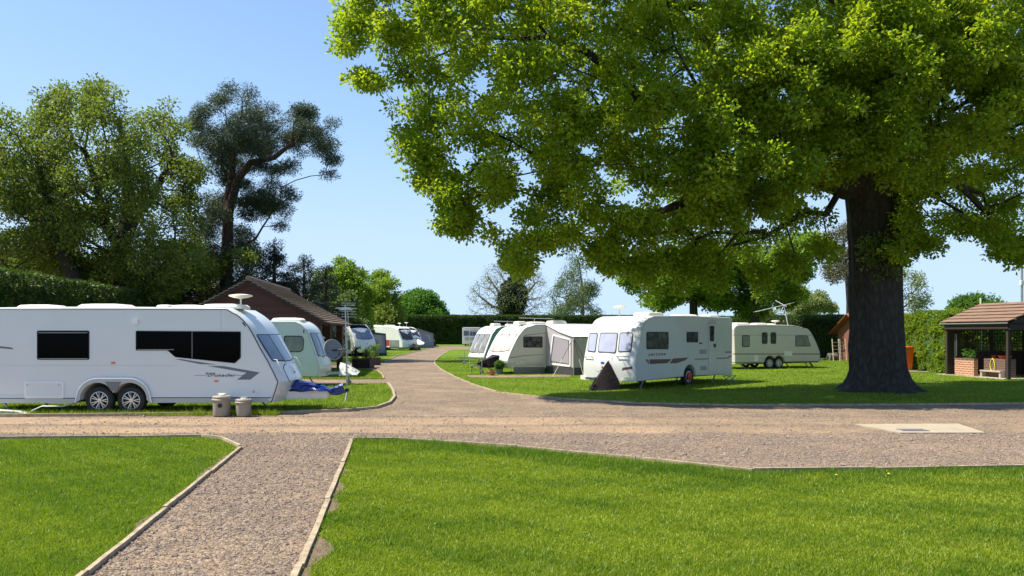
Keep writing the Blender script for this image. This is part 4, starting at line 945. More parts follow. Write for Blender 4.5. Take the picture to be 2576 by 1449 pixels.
A.dome(A.m(582, 775)[0] + A.dx, -.45, .30, .29)
mb = MB(); mb.tube([(A.L - .30, -1.09, 2.2), (A.L - .34, -1.09, 2.24)], .02, 6)

# ---- B: mint caravan behind
front = [c2(*p) for p in [(1240, 1040), (1252, 950), (1240, 900), (1180, 720), (1135, 605), (1080, 545), (1030, 518)]]
Bv = Van('pale mint caravan parked beyond the large white one, grey side window', (803, 29), (1, .02), -1, 6.2, 2.2, 2.39, front, zb=.37, body='mint', bulge=.14)
Bv.seal('lgrey', .010); Bv.hitch()
Bv.wheels = (2.9,); Bv.gear()
Bv.win(P(Bv, (714, 844.5), (760, 844.5), (765, 855), (763, 880), (755, 886), (714, 886)), 'glass_grey', r=.08)
Bv.slab(P(Bv, (763, 829), (765.5, 829), (765.5, 838), (763, 838)), 'grab_slot', 'black', off=.01)
w = 1.1
for a, b in ((-w + .14, -.36), (-.34, .34), (.36, w - .14)): Bv.nwin(2, [(.18, a), (.93, a), (.93, b), (.12, b)], r=.04, fr=.025, j=4)
Bv.slab(P(Bv, (766, 923), (774, 923), (774, 940), (766, 940)), 'service_hatch', 'plastic', off=.012, r=.02)
Bv.npanel(0, [(.3, -.7), (1.3, -.7), (1.5, .7), (.3, .7)], 'nose_panel', 'lgrey', off=.006, r=.1, j=1) if False else None
Bv.roofbox(Bv.m(712, 808)[0] + Bv.dx, 1.1, .7, .10, -.3); 
mb = MB(); mb.tube([Bv.nose_at(1, .9, -.95, .0, 2), Bv.nose_at(1, .9, -.95, .1, 2), Bv.nose_at(1, 2.6, -.9, .1, 2), Bv.nose_at(1, 2.6, -.9, 0, 2)], .014, 6); mb.build('grab_handle', M['white'], Bv.root)

# ---- C: white caravan with front sunroof
front = [c3(*p) for p in [(650, 930), (662, 850), (655, 780), (640, 720), (605, 630), (560, 550), (515, 500)]]
Cv = Van('white caravan with dark front sunroof by the timber building', (894.5, 64), (.80, -.60), -1, 6.4, 2.25, 2.60, front, zb=.34, body='cream', bulge=.20)
Cv.gear(both=False) if False else None
Cv.wheels = (3.0,); Cv.gear(); Cv.hitch(False)
w = 1.125
Cv.nwin(3, [(.08, -w + .25), (.0, -.3), (.0, .3), (.08, w - .25), (.97, w - .12), (.97, -w + .12)], 'glass_blue', r=.10, j=5)
Cv.npanel(5, [(.04, -w + .12), (.04, w - .12), (.92, w - .30), (.92, -w + .30)], 'sunroof', 'glass_black', off=.02, r=.08)
Cv.npanel(0, [(.2, -w + .12), (.2, w - .12), (.97, w - .12), (.97, -w + .12)], 'nose_panel', 'white', off=.005, r=.1, j=3)
Cv.slab(P(Cv, (869, 857), (884, 857), (884, 878), (869, 878)), 'door_panel', 'cream', off=.008, r=.06)
Cv.win(P(Cv, (868, 856), (882, 856), (882, 878), (868, 878)), 'glass_grey', r=.06)
Cv.slab(P(Cv, (832, 884), (893, 886), (893, 889), (832, 887)), 'skirt', 'white', off=.01)
Cv.npanel(0, [(.62, -.04), (.62, .04), (.72, .04), (.72, -.04)], 'badge', 'stripe', off=.012, j=3)
Cv.slab(P(Cv, (854, 819.5), (876, 819.5), (876, 821), (854, 821)), 'awning_rail', 'black', off=.012)

# ---- D: white caravan with a red blind
front = [c3(*p) for p in [(1388, 848), (1386, 770), (1372, 730), (1340, 640), (1312, 572), (1275, 535), (1215, 514)]]
Dv = Van('white caravan with a red side window, tow end towards the drive', (1012.5, 85), (.86, -.51), -1, 6.6, 2.25, 2.6, front, zb=.34, body='cream', bulge=.22)
Dv.wheels = (3.0,); Dv.gear(); Dv.hitch(True)
w = 1.125
Dv.nwin(2, [(.08, -w + .2), (.02, -.4), (.02, .4), (.08, w - .2), (.97, w - .12), (.97, -w + .12)], 'glass_dark', r=.08, j=4)
Dv.npanel(4, [(.02, -w + .12), (.02, w - .12), (.7, w - .35), (.7, -w + .35)], 'sunroof', 'glass_black', off=.02, r=.08)
Dv.npanel(0, [(.15, -w + .1), (.15, w - .1), (.98, w - .1), (.98, -w + .1)], 'nose_panel', 'white', off=.005, r=.1, j=2)
for y in (-.36, .36): Dv.npanel(2, [(.05, y - .03), (.05, y + .03), (.95, y + .03), (.95, y - .03)], 'window_divider', 'black', off=.025, j=4)
Dv.win(P(Dv, (981, 856), (1004, 856), (1005, 873), (981, 873)), 'glass_grey', r=.06)
o = Dv.slab(P(Dv, (958, 855), (980, 855), (980, 870), (958, 870)), 'window', 'red', off=.012, r=.03)
Dv.slab(P(Dv, (905, 863), (958, 865), (958, 866), (905, 864)), 'stripe', 'lgrey', off=.004)
Dv.slab(P(Dv, (983, 876), (1003, 876), (1003, 877), (983, 877)), 'stripe', 'lgrey', off=.004)
for x, ww in ((2.2, 1.0), (3.9, 1.1)): Dv.roofbox(x, ww, .8, .12)
Dv.dome(4.9, .5, .32, .2)

# ---- E: caravan with grey awning behind D
front = [(1023, 870), (1025, 862), (1021, 845), (1014, 832), (1004, 824), (994, 820)]
Ev = Van('white caravan behind the red-window one, nose just showing', (1030, 97), (.80, -.60), -1, 6.4, 2.25, 2.62, front, zb=.34, body='cream', bulge=.22)
Ev.wheels = (3.0,); Ev.gear(); Ev.hitch(False)
Ev.nwin(1, [(.45, -w + .2), (.45, w - .2), (1.0, w - .12), (1.0, -w + .12)], 'glass_dark', r=.08, j=3)
Ev.npanel(3, [(.1, -w + .12), (.1, w - .12), (.8, w - .35), (.8, -w + .35)], 'sunroof', 'glass_black', off=.02, r=.08)
Ev.npanel(1, [(.30, -.7), (.30, .7), (.36, .6), (.36, -.6)], 'nose_stripe', 'stripe', off=.015, j=3)
Ev.dome(4.6, .2, .5, .25)

# ---- F: far small white caravan seen end on
front = [(1163, 866), (1163.5, 850), (1164, 835), (1166, 824), (1170, 822)]
Fv = Van('farthest white caravan seen end on against the dark hedge', (1163, 112), (-.06, -1), -1, 5.5, 2.3, 2.62, [(0, 0)] * 0 + [(1163, 866), (1163, 850), (1163, 835), (1163, 824), (1163, 822)], zb=.32, body='cream', bulge=.05)
Fv.wheels = (2.7,); Fv.gear(); Fv.hitch(False)
for a, b in ((-.95, -.34), (-.3, .3), (.34, .95)):
    Fv.nwin(0, [(.50, a), (.50, b), (.80, b), (.80, a)], 'glass_blue', r=.05, j=4)
Fv.npanel(0, [(.22, -.8), (.22, .8), (.42, .8), (.42, -.8)], 'lower_panel', 'lgrey', off=.01, r=.05, j=4)

# ---- G: green and white caravan, centre left
front = [c4(*p) for p in [(440, 975), (418, 930), (432, 880), (470, 770), (510, 665), (545, 580), (600, 512), (680, 474)]]
Gv = Van('white and bottle green caravan behind the sage one', (1217, 49), (-.87, -.50), 1, 5.4, 2.15, 2.37, front, zb=.30, body='white', bulge=.12)
Gv.wheels = (2.5,); Gv.gear(); Gv.hitch()
def side_skin(v, m, mid=None, x1=None, lo=.02):
    ns = [(p[0] - .05, p[1]) for p in v.nose]; ns = [(min(p[0], v.L - .06), min(p[1], v.H - .05)) for p in ns]; return v.slab([(.1, v.zb + lo)] + [(p[0], max(p[1], v.zb + lo)) for p in ns] + [(.1, v.H - .05)], 'side_panel', m, off=.003)
side_skin(Gv, 'dgreen'); Gv.seal('lgrey', .02)
w = 1.07
for a, b in ((-w + .12, -.36), (-.33, .33), (.36, w - .12)): Gv.nwin(2, [(.06, a), (.0, b), (.97, b), (.97, a)] if abs(a) > abs(b) else [(.0, a), (.06, b), (.97, b), (.97, a)], 'glass_grey', r=.06, j=5)
Gv.roofbox(4.0, .55, .5, .14); Gv.roofbox(3.2, .5, .4, .10, .4)
mb = MB(); q = Vector((3.3, .3, Gv.H)); mb.tube([q, q + Vector((0, 0, .28))], .02, 6); mb.tube([q + Vector((-1.0, .3, .27)), q + Vector((.8, -.3, .32))], .02, 5); mb.build('television_aerial', M['steel'], Gv.root)

# ---- H: sage and white caravan with awning, centre
front = [c4(*p) for p in [(812, 1095), (775, 1020), (765, 960), (800, 860), (850, 750), (900, 650), (945, 580), (1010, 510), (1090, 475), (1170, 460)]]
Hv = Van('white fronted sage sided caravan with peach curtains, porch awning attached', (1277.6, 37.2), (-.87, -.50), 1, 5.9, 2.2, 2.36, front, zb=.30, body='white', bulge=.14)
side_skin(Hv, 'olive'); Hv.seal('grey', .012); Hv.wheels = (2.6,); Hv.gear(); Hv.hitch(True)
Hv.win(P(Hv, c4(988, 625), c4(1268, 625), c4(1268, 787), c4(988, 787)), 'glass_dark', r=.06)
w = 1.1
Hv.nwin(3, [(.10, -w + .14), (.0, -.42), (.97, -.36), (.97, -w + .14)], 'curtain', r=.06, j=6)
Hv.nwin(3, [(.0, -.39), (.0, .39), (.97, .34), (.97, -.34)], 'curtain', r=.04, j=6)
Hv.nwin(3, [(.0, .42), (.10, w - .14), (.97, w - .14), (.97, .36)], 'curtain', r=.06, j=6)
Hv.slab(P(Hv, c4(1000, 605), c4(1330, 568), c4(1330, 575), c4(1010, 614)), 'stripe', 'grey', off=.006)
Hv.slab(P(Hv, c4(790, 945), c4(800, 928), c4(1010, 898), c4(1290, 885), c4(1290, 892), c4(1010, 907)), 'stripe', 'dgreen', off=.006)
for y in (1012, 1030, 1050): Hv.slab(P(Hv, c4(800, y), c4(1270, y - 5), c4(1270, y - 1), c4(800, y + 4)), 'stripe', 'grey', off=.0045)
Hv.slab(P(Hv, c4(866, 960), c4(1030, 960), c4(1030, 1042), c4(866, 1042)), 'locker_door', 'lgrey', off=.008, r=.03); Hv.slab(P(Hv, c4(874, 968), c4(1022, 968), c4(1022, 1034), c4(874, 1034)), 'locker_panel', 'olive', off=.012, r=.03)
Hv.slab(P(Hv, c4(850, 1068), c4(1300, 1068), c4(1300, 1190), c4(850, 1190)), 'wind_skirt', 'grey', off=.02)
Hv.roofbox(4.6, .5, .5, .12); Hv.roofbox(3.9, .9, .6, .10, .3); Hv.roofbox(2.7, .9, .6, .16, .3)
mb = MB(); q = Vector((3.9, .2, Hv.H)); mb.tube([q, q + Vector((0, 0, .30))], .018, 6); mb.tube([q + Vector((-.9, .3, .29)), q + Vector((.7, -.3, .33))], .016, 5); mb.box(q + Vector((-1.1, .3, .2)), (.5, .3, .05)); mb.build('television_aerial', M['steel'], Hv.root)

# ---- K: silver caravan under the oak, right of centre
front = [c5(*p) for p in [(985, 1172), (983, 1000), (990, 880), (1020, 700), (1045, 560), (1070, 430), (1100, 350), (1160, 268), (1250, 228)]]
Kv = Van('white and silver caravan dappled by the oak, dark triangular cover at its hitch', (1598.5, 27.2), (-.694, -.72), 1, 6.67, 2.28, 2.57, front, zb=.30, body='silver', bulge=.16)
kw = Kv.m(*c5(1765, 1130))[0] + Kv.dx
for o in list(Kv.root.children): bpy.data.objects.remove(o)
bpy.data.objects.remove(Kv.root)
Kv = Van('white and silver caravan dappled by the oak, dark triangular cover at its hitch', (1598.5, 27.2), (-.694, -.72), 1, 6.67, 2.28, 2.57, front, zb=.30, body='silver', bulge=.16, wheels=(kw,), arch=.42)
Kv.seal('lgrey', .014); Kv.gear(spokes=5); Kv.hitch(False)
Kv.win(P(Kv, c5(1140, 455), c5(1455, 455), c5(1455, 705), c5(1140, 705)), 'glass_dark', r=.06)
Kv.win(P(Kv, c5(1715, 455), c5(1877, 455), c5(1877, 608), c5(1715, 608)), 'glass_dark', r=.06)
d_ = Kv.slab(P(Kv, c5(2018, 345), c5(2150, 345), c5(2140, 1025), c5(2030, 1028)), 'door', 'lgrey', off=.006, r=.04)
Kv.slab(P(Kv, c5(2021, 350), c5(2147, 350), c5(2137, 1021), c5(2033, 1024)), 'door_panel', 'silver', d_, off=.009, r=.04)
Kv.slab(P(Kv, c5(2042, 370), c5(2106, 370), c5(2102, 592), c5(2046, 592)), 'door_window', 'glass_dark', d_, off=.02, r=.08)
Kv.slab(P(Kv, c5(2098, 625), c5(2126, 625), c5(2126, 678), c5(2098, 678)), 'handle', 'black', d_, off=.03, r=.02)
Kv.slab(P(Kv, c5(2015, 325), c5(2125, 325), c5(2125, 330), c5(2015, 330)), 'rain_gutter', 'grey', off=.03); Kv.slab(P(Kv, c5(2030, 297), c5(2135, 297), c5(2135, 301), c5(2030, 301)), 'awning_light', 'grey', off=.03)
Kv.slab(P(Kv, c5(1893, 608), c5(1932, 608), c5(1930, 628), c5(1895, 628)), 'lock', 'black', off=.02, r=.02)
for b in ((1898, 705, 2000, 772), (1912, 942, 2003, 1005)):
    q = Kv.slab(P(Kv, c5(b[0], b[1]), c5(b[2], b[1]), c5(b[2], b[3]), c5(b[0], b[3])), 'fridge_vent', 'lgrey', off=.012, r=.02)
    for k in range(4):
        y = b[1] + (b[3] - b[1]) * (.2 + .2 * k); Kv.slab(P(Kv, c5(b[0] + 8, y), c5(b[2] - 8, y), c5(b[2] - 8, y + 5), c5(b[0] + 8, y + 5)), 'louvre', 'stripe', q, off=.015)
Kv.slab(P(Kv, c5(1130, 850), c5(1500, 845), c5(1440, 905), c5(1170, 918), c5(1145, 890)), 'stripe', 'maroon', off=.004)
Kv.slab(P(Kv, c5(1520, 838), c5(1738, 822), c5(1700, 862), c5(1570, 905), c5(1470, 908)), 'stripe', 'maroon', off=.004)
Kv.slab(P(Kv, c5(1830, 842), c5(2300, 822), c5(2330, 797), c5(2370, 797), c5(2310, 838), c5(1830, 856)), 'stripe', 'stripe', off=.0045)
x_, z_ = P(Kv, c5(1172, 800))[0]; x2, _z = P(Kv, c5(1412, 800))[0]; Kv.text('UNICORN', x_, z_, .085, width=abs(x_ - x2), bold=.004, space=1.9)
x_, z_ = P(Kv, c5(2268, 757))[0]; x2, _z = P(Kv, c5(2362, 757))[0]; Kv.text('MADRID', x_, z_, .06, width=abs(x_ - x2), bold=.004, space=1.7)
mb = MB(); x_, z_ = P(Kv, c5(1171, 888))[0]; mb.tube([(x_ + .055 * math.cos(a), Kv.W / 2 + .008, z_ + .09 * math.sin(a)) for a in [k * 2 * math.pi / 16 - .9 for k in range(14)]], .010, 5); mb.build('badge', M['white'], Kv.root)
w = 1.14
for pts in ([(300, 735), (345, 470), (487, 470), (440, 752)], [(475, 750), (523, 468), (785, 468), (738, 765)], [(765, 748), (808, 465), (985, 465), (935, 742)]):
    q = [Kv.fm(3, *c5(*p), j=6) for p in pts]; q = [(t, max(min(y, w - .08), -w + .08)) for t, y in q]; Kv.nwin(3, q, 'glass_blind', r=.09, fr=.035, j=6)
def KP(i, j, pts, name, m, off=.012, r=.02, par=None): return Kv.npanel(i, [Kv.fm(i, *c5(*p), j=j) for p in pts], name, m, off=off, r=r, j=j, parent=par)
KP(0, 3, [(455, 810), (712, 810), (690, 1020), (600, 1030), (470, 1020)], 'gas_locker', 'lgrey', .006, .06); KP(0, 3, [(460, 815), (707, 815), (685, 1014), (600, 1025), (476, 1015)], 'gas_locker_door', 'silver', .010, .06)
KP(0, 3, [(542, 895), (556, 880), (590, 880), (604, 895), (590, 912), (556, 912)], 'badge', 'logo', .02, .03)
KP(0, 3, [(557, 945), (582, 945), (580, 982), (562, 982)], 'badge', 'red', .02, .02); KP(0, 3, [(538, 995), (606, 997), (606, 1016), (538, 1014)], 'badge', 'black', .02, .01)
KP(0, 3, [(845, 965), (962, 950), (962, 985), (830, 1003)], 'stripe', 'maroon', .006, .01)
KP(0, 1, [(805, 1150), (850, 1100), (958, 1092), (958, 1155)], 'front_light', 'plastic', .02, .03); KP(0, 1, [(190, 1075), (250, 1075), (298, 1100), (298, 1140), (190, 1135)], 'front_light', 'plastic', .02, .03)
for a, b in (((275, 815), (410, 815)), ((770, 812), (912, 812))):
    ta, ya = Kv.fm(1, *c5(*a), j=3); tb, yb = Kv.fm(1, *c5(*b), j=3); yb = max(min(yb, w - .1), -w + .1); ya = max(min(ya, w - .1), -w + .1)
    mb = MB(); mb.tube([Kv.nose_at(1, ta, ya, 0, 3), Kv.nose_at(1, ta, ya, .08, 3), Kv.nose_at(1, ta, yb, .08, 3), Kv.nose_at(1, ta, yb, 0, 3)], .018, 6); mb.build('grab_handle', M['lgrey'], Kv.root, True, 60)
Kv.dome(5.0, -.75, .33, .24); Kv.roofbox(4.5, 1.0, .7, .12, .2); Kv.roofbox(2.6, 1.1, .6, .07, .5); Kv.roofbox(.9, .7, .5, .08, .6)
mb = MB(); mb.lathe([(.09, .09), (.16, .10), (.15, .13), (.05, .14)], Matrix.Translation((kw, Kv.W / 2 - .13, .36)) @ Matrix.Rotation(-R(90), 4, 'X'), 16); mb.build('hub_lock', M['red'], Kv.root)
st = empty('folding_step', Kv.root.matrix_basis @ Vector((.9, Kv.W / 2 + .35, 0)), Kv.ang, 'thin metal folding step on the grass by the dappled caravan door', 'step')
mb = MB(); mb.box((0, 0, .30), (.55, .3, .03)); mb.build('tread', M['steel'], st)
for x in (-.24, .24):
    mb = MB(); mb.bar((x, -.14, .29), (x, .2, .0), .025); mb.bar((x, .14, .29), (x, -.2, .0), .025); mb.build('leg', M['steel'], st)

# ---- N: beige twin-axle caravan at right
front = [c6(*p) for p in [(1350, 925), (1388, 870), (1393, 780), (1372, 700), (1330, 600), (1280, 500), (1235, 435), (1180, 408), (1000, 380)]]
Nv = Van('beige twin axle caravan with sloping nose beyond the dappled one', (2064, 44.4), (.925, .38), -1, 5.85, 2.2, 2.36, front, zb=.30, body='beige')
nx = [Nv.m(*c6(668, 925))[0] + Nv.dx, Nv.m(*c6(800, 925))[0] + Nv.dx]
for o in list(Nv.root.children): bpy.data.objects.remove(o)
bpy.data.objects.remove(Nv.root)
Nv = Van('beige twin axle caravan with sloping nose beyond the dappled one', (2064, 44.4), (.925, .38), -1, 5.85, 2.2, 2.36, front, zb=.30, body='beige', wheels=tuple(nx), arch=.38, wr=.31, rear_r=.25)
Nv.seal('black', .012); Nv.gear('plastic', spokes=8); Nv.hitch(False)
Nv.win(P(Nv, c6(258, 512), c6(370, 512), c6(370, 680), c6(258, 680)), 'glass_grey', r=.08)
Nv.win(P(Nv, c6(546, 468), c6(627, 468), c6(627, 635), c6(546, 635)), 'glass_dark', r=.10)
Nv.win(P(Nv, c6(672, 468), c6(752, 468), c6(752, 635), c6(672, 635)), 'glass_dark', r=.10)
Nv.win(P(Nv, c6(1030, 515), c6(1205, 515), c6(1255, 672), c6(1030, 672)), 'glass_grey', r=.06)
Nv.slab(P(Nv, c6(120, 505), c6(1275, 508), c6(1276, 513), c6(120, 510)), 'stripe', 'grey', off=.004)
for a, b, mm in ((772, 779, 'grey'), (785, 791, 'maroon')): Nv.slab(P(Nv, c6(130, a), c6(1385, a), c6(1385, b), c6(130, b)), 'stripe', mm, off=.004)
for y in (835, 865): Nv.slab(P(Nv, c6(130, y), c6(600, y), c6(600, y + 3), c6(130, y + 3)), 'stripe', 'lgrey', off=.004)
Nv.slab(P(Nv, c6(110, 903), c6(615, 903), c6(615, 912), c6(110, 912)), 'skirt_trim', 'black', off=.02); Nv.slab(P(Nv, c6(878, 893), c6(1350, 886), c6(1350, 896), c6(878, 905)), 'skirt_trim', 'black', off=.02)
Nv.slab(P(Nv, c6(868, 740), c6(983, 740), c6(983, 808), c6(868, 808)), 'service_hatch', 'cream', off=.014, r=.02); Nv.slab(P(Nv, c6(432, 795), c6(493, 795), c6(493, 890), c6(432, 890)), 'vent_cover', 'cream', off=.014, r=.02)
Nv.roofbox(1.2, .9, .7, .11); Nv.roofbox(2.5, .8, .6, .1); Nv.roofbox(3.2, .6, .5, .07); Nv.dome(3.75, .1, .22, .24)
pb = Vector((4.55, 0, Nv.H)); pt = pb + Vector((-.20, .1, 1.12)); mb = MB(); mb.tube([pb, pt], .025, 6); bm_ = [pt + Vector((-2.0, .0, -.36)), pt + Vector((.45, 0, .12))]; mb.tube(bm_, .018, 5)
for k in range(10):
    q = bm_[0].lerp(bm_[1], k / 9); l_ = .16 + .02 * k; mb.tube([q + Vector((0, -l_, l_ * .2)), q + Vector((0, l_, -l_ * .2))], .007, 4)
mb.tube([pt + Vector((-.35, .3, .3)), pt + Vector((.1, -.1, -.05))], .02, 5); mb.tube([pt, pt + Vector((-.28, 0, -.45))], .018, 5); mb.build('television_aerial', M['alu'], Nv.root)
mb = MB(); mb.bar((Nv.L - .6, -.9, .32), (Nv.L - .3, -.9, .03), .07); mb.build('corner_steady', M['grey'], Nv.root)

# ================================================================ awnings
def sheet(mb, pts, t=.012):
    n = (Vector(pts[1]) - Vector(pts[0])).cross(Vector(pts[2]) - Vector(pts[0])).normalized(); mb.prism(pts, n * t)
# porch awning on H: local frame of H, +y is outwards
hx = Hv.m(*c4(1325, 800))[0] + Hv.dx; y0 = Hv.W / 2 + .03; dp = 2.25; ln = 2.95
aw = empty('porch_awning', Hv.O, Hv.ang, 'grey and white porch awning on the side of the sage caravan', 'awning')
x0, x1 = hx, hx - ln; zt, zf = 2.30, 1.74
def fr_(x, y, z): return (x, y, z)
# far and near end walls, front wall, roof
mb = MB(); sheet(mb, [(x0, y0, .38), (x0, y0 + dp, .38), (x0 + .0, y0 + dp, zf), (x0, y0, zt)]); mb.build('side_wall', M['canvas'], aw)
mb = MB(); sheet(mb, [(x0 + .03, y0 + .45, .62), (x0 + .03, y0 + dp - .3, .55), (x0 + .03, y0 + dp - .35, zf - .15), (x0 + .03, y0 + .75, zf + .05)]); mb.build('window', M['mesh'], aw)
mb = MB(); e = x0 + .035
for a, b in (((y0 + .30, .5), (y0 + .62, 1.86)), ((y0 + .62, 1.86), (y0 + dp - .22, zf - .08)), ((y0 + dp - .2, zf - .1), (y0 + dp - .2, .45)), ((y0 + .30, .5), (y0 + dp - .2, .45))):
    mb.bar((e + .012, a[0], a[1]), (e + .012, b[0], b[1]), .012, .09)
mb.build('window_border', M['canvasw'], aw)
mb = MB(); sheet(mb, [(x0 + .01, y0, .0), (x0 + .01, y0 + dp, .0), (x0 + .01, y0 + dp, .38), (x0 + .01, y0, .38)]); sheet(mb, [(x0, y0 + dp + .01, .0), (x1, y0 + dp + .01, .0), (x1, y0 + dp + .01, .38), (x0, y0 + dp + .01, .38)]); mb.build('mud_skirt', M['canvasd'], aw)
mb = MB(); sheet(mb, [(x1, y0, .0), (x1, y0 + dp, .0), (x1, y0 + dp, zf), (x1, y0, zt)]); mb.build('side_wall', M['canvasw'], aw)
mb = MB(); sheet(mb, [(x0, y0 + dp, .38), (x0 - .75, y0 + dp, .38), (x0 - .75, y0 + dp, zf), (x0, y0 + dp, zf)]); mb.build('front_wall', M['canvas'], aw); mb = MB(); sheet(mb, [(x1 + .75, y0 + dp, .38), (x1, y0 + dp, .38), (x1, y0 + dp, zf), (x1 + .75, y0 + dp, zf)]); mb.build('front_wall', M['canvas'], aw)
mb = MB(); sheet(mb, [(x0 - .75, y0 + dp - .01, .38), (x1 + .75, y0 + dp - .01, .38), (x1 + .75, y0 + dp - .01, zf - .05), (x0 - .75, y0 + dp - .01, zf - .05)]); mb.build('door', M['olive'], aw)
mb = MB(); mb.prism([(x0 + .05, y0 - .02, zt + .03), (x0 + .06, y0 + dp * .5, (zt + zf) / 2 - .02), (x0 + .08, y0 + dp + .06, zf + .03), (x1 - .05, y0 + dp + .06, zf + .03), (x1 - .05, y0 - .02, zt + .03)], (0, 0, .02)); mb.build('roof', M['canvasw'], aw)
mb = MB()
for k in range(9):
    t = k / 8; x = x0 + .05 - t * (ln + .05); mb.tube([(x, y0 + dp + .06, zf + .03), (x, y0 + dp + .07, zf - .10 - .02 * math.sin(k * 3))], .012, 4)
mb.build('valance', M['canvasw'], aw)
for x in (x0, x1):
    mb = MB(); mb.tube([(x, y0 + dp + .03, 0), (x, y0 + dp + .03, zf)], .022, 6); mb.build('pole', M['steel'], aw)
for a, b in (((x0, y0 + dp, zf), (x0 + 1.35, y0 + dp + .35, 0)), ((x0, y0 + dp, zf), (x0 - .4, y0 + dp + 1.0, 0)), ((x1, y0 + dp, zf), (x1 - .3, y0 + dp + 1.1, 0)), ((x0, y0 + dp, zf), (x0 - .05, y0 + dp + .75, 0))):
    mb = MB(); mb.tube([a, Vector(a).lerp(Vector(b), .55)], .013, 5); mb.build('guy_strap', M['black'], aw); mb = MB(); mb.tube([Vector(a).lerp(Vector(b), .55), b], .012, 5); mb.build('guy_line', M['rope'], aw)
# navy and grey awning beside C, on its far side (+y local of C)
def porch(v, xa, xb, dp, zt, zf, label, mw, mr, md, sd):
    r_ = empty('porch_awning', v.O, v.ang, label, 'awning'); y0 = sd * (v.W / 2 + .03); y1 = y0 + sd * dp
    mb = MB(); sheet(mb, [(xb, y0, 0), (xb + .12, y1, 0), (xb, y1, zf), (xb, y0, zt)]); mb.build('side_wall', M[mw], r_)
    mb = MB(); sheet(mb, [(xa, y0, 0), (xa, y1, 0), (xa, y1, zf), (xa, y0, zt)]); mb.build('side_wall', M[mw], r_)
    mb = MB(); sheet(mb, [(xa, y1, 0), (xb + .12, y1, 0), (xb, y1, zf), (xa, y1, zf)]); mb.build('front_wall', M[mw], r_)
    mb = MB(); mb.prism([(xa - .05, y0, zt), (xb + .05, y0, zt), (xb + .05, y1 + sd * .05, zf), (xa - .05, y1 + sd * .05, zf)], (0, 0, .03)); mb.build('roof', M[mr], r_)
    mb = MB(); x = xb + .03; mb.bar((x + .13, y1, 0), (x, y1, zf), .06); mb.bar((x, y0, zt - .05), (x, y1, zf - .05), .03, .12); mb.bar((x + .01, y0, .12), (x + .14, y1, .12), .03, .22); mb.build('border', M[md], r_)
    mb = MB(); sheet(mb, [(xb + .02, y0 + sd * dp * .25, .8), (xb + .07, y0 + sd * dp * .8, .8), (xb + .03, y0 + sd * dp * .75, zf - .15), (xb + .02, y0 + sd * dp * .25, zf - .1)]); mb.build('window', M['mesh'], r_)
    return r_
porch(Cv, 2.5, 5.6, 1.75, 1.98, 1.83, 'navy edged grey awning beside the sunroof caravan', 'canvasg', 'canvasn', 'canvasn', 1)
porch(Ev, 2.6, 5.8, 2.6, 2.35, 1.75, 'mid grey awning at the far end of the left row', 'canvasg', 'canvasg', 'grey', 1)
# small beige awning behind the mint caravan
r_ = empty('trailer_tent', (-8.75, 36.6, 0), R(10), 'small beige tent roof peeping out behind the mint caravan', 'tent')
mb = MB(); mb.prism([(-1.6, -1, 2.25), (.1, -1, 1.78), (.15, -1, 1.7), (-1.6, -1, 1.7)], (0, 2.0, 0)); mb.build('roof', M['plastic'], r_)
mb = MB(); mb.prism([(-1.6, -.95, 0), (.15, -.95, 0), (.08, -.95, 1.72), (-1.6, -.95, 1.72)], (0, 1.9, 0)); mb.build('wall', M['canvasg'], r_)
mb = MB(); mb.box((-.45, -.965, 1.3), (.6, .02, .45)); mb.build('window', M['canvasw'], r_)

# ================================================================ hitch covers and small kit
def cover(name, label, mat_, loc, rz, pts, faces=None, seed=0, cat='cover', sub=2, amp=.05):
    bm = bmesh.new()
    for p in pts: bm.verts.new(p)
    r = bmesh.ops.convex_hull(bm, input=bm.verts); 
    bmesh.ops.delete(bm, geom=[g for g in r['geom_interior'] if isinstance(g, bmesh.types.BMVert)], context='VERTS')
    bmesh.ops.triangulate(bm, faces=bm.faces)
    bmesh.ops.subdivide_edges(bm, edges=bm.edges, cuts=sub, use_grid_fill=True); bmesh.ops.triangulate(bm, faces=bm.faces)
    for v in bm.verts:
        k = noise.noise(v.co * 4 + Vector((seed, 0, 0))); k2 = noise.noise(v.co * 11 + Vector((seed, 3, 0))); v.co += Vector((k, k2, k * .6)) * amp; v.co.z = max(v.co.z, .0)
    bmesh.ops.recalc_face_normals(bm, faces=bm.faces); me = bpy.data.meshes.new(name); bm.to_mesh(me); bm.free(); o = link(me, name, M[mat_], None, True, 25, loc); o.rotation_euler = (0, 0, rz); return tag(o, label, cat)
def wl(v, p): return v.root.matrix_basis @ Vector(p)
cover('hitch_cover', 'crumpled blue tarpaulin over the hitch of the large white caravan', 'tarp', wl(A, (A.L + .28, -.25, .48)), A.ang, [(-.2, -.2, .05), (-.2, .3, .05), (-.1, .1, .32), (.1, -.2, .26), (.9, -.15, .05), (1.05, .2, .02), (.5, 0, .22), (.6, -.25, .03)], seed=1, cat='tarpaulin', amp=.10, sub=4)
cover('hitch_cover', 'small twisted blue tarpaulin end hanging off the drawbar by the mast', 'tarp', wl(A, (A.L + 1.15, -.2, .40)), A.ang + .1, [(-.2, -.1, .12), (.25, -.15, .25), (.3, .15, .05), (.1, -.1, .0), (-.1, .2, .1), (.2, 0, .3)], seed=6, cat='tarpaulin', amp=.07)
cover('hitch_cover', 'crumpled white cover with peak over the mint caravan hitch', 'wtarp', wl(Bv, (Bv.L + .55, -.1, .35)), 0, [(0, -.2, .0), (0, .2, .0), (.03, 0, .52), (.12, 0, .50), (.2, .1, .26), (.68, -.18, .06), (.72, .15, .16), (.5, 0, .26), (.66, 0, .0)], seed=2, amp=.07, sub=3)
mb = MB(); mb.box((.16, 0, .45), (.5, .6, .3), bev=.05)
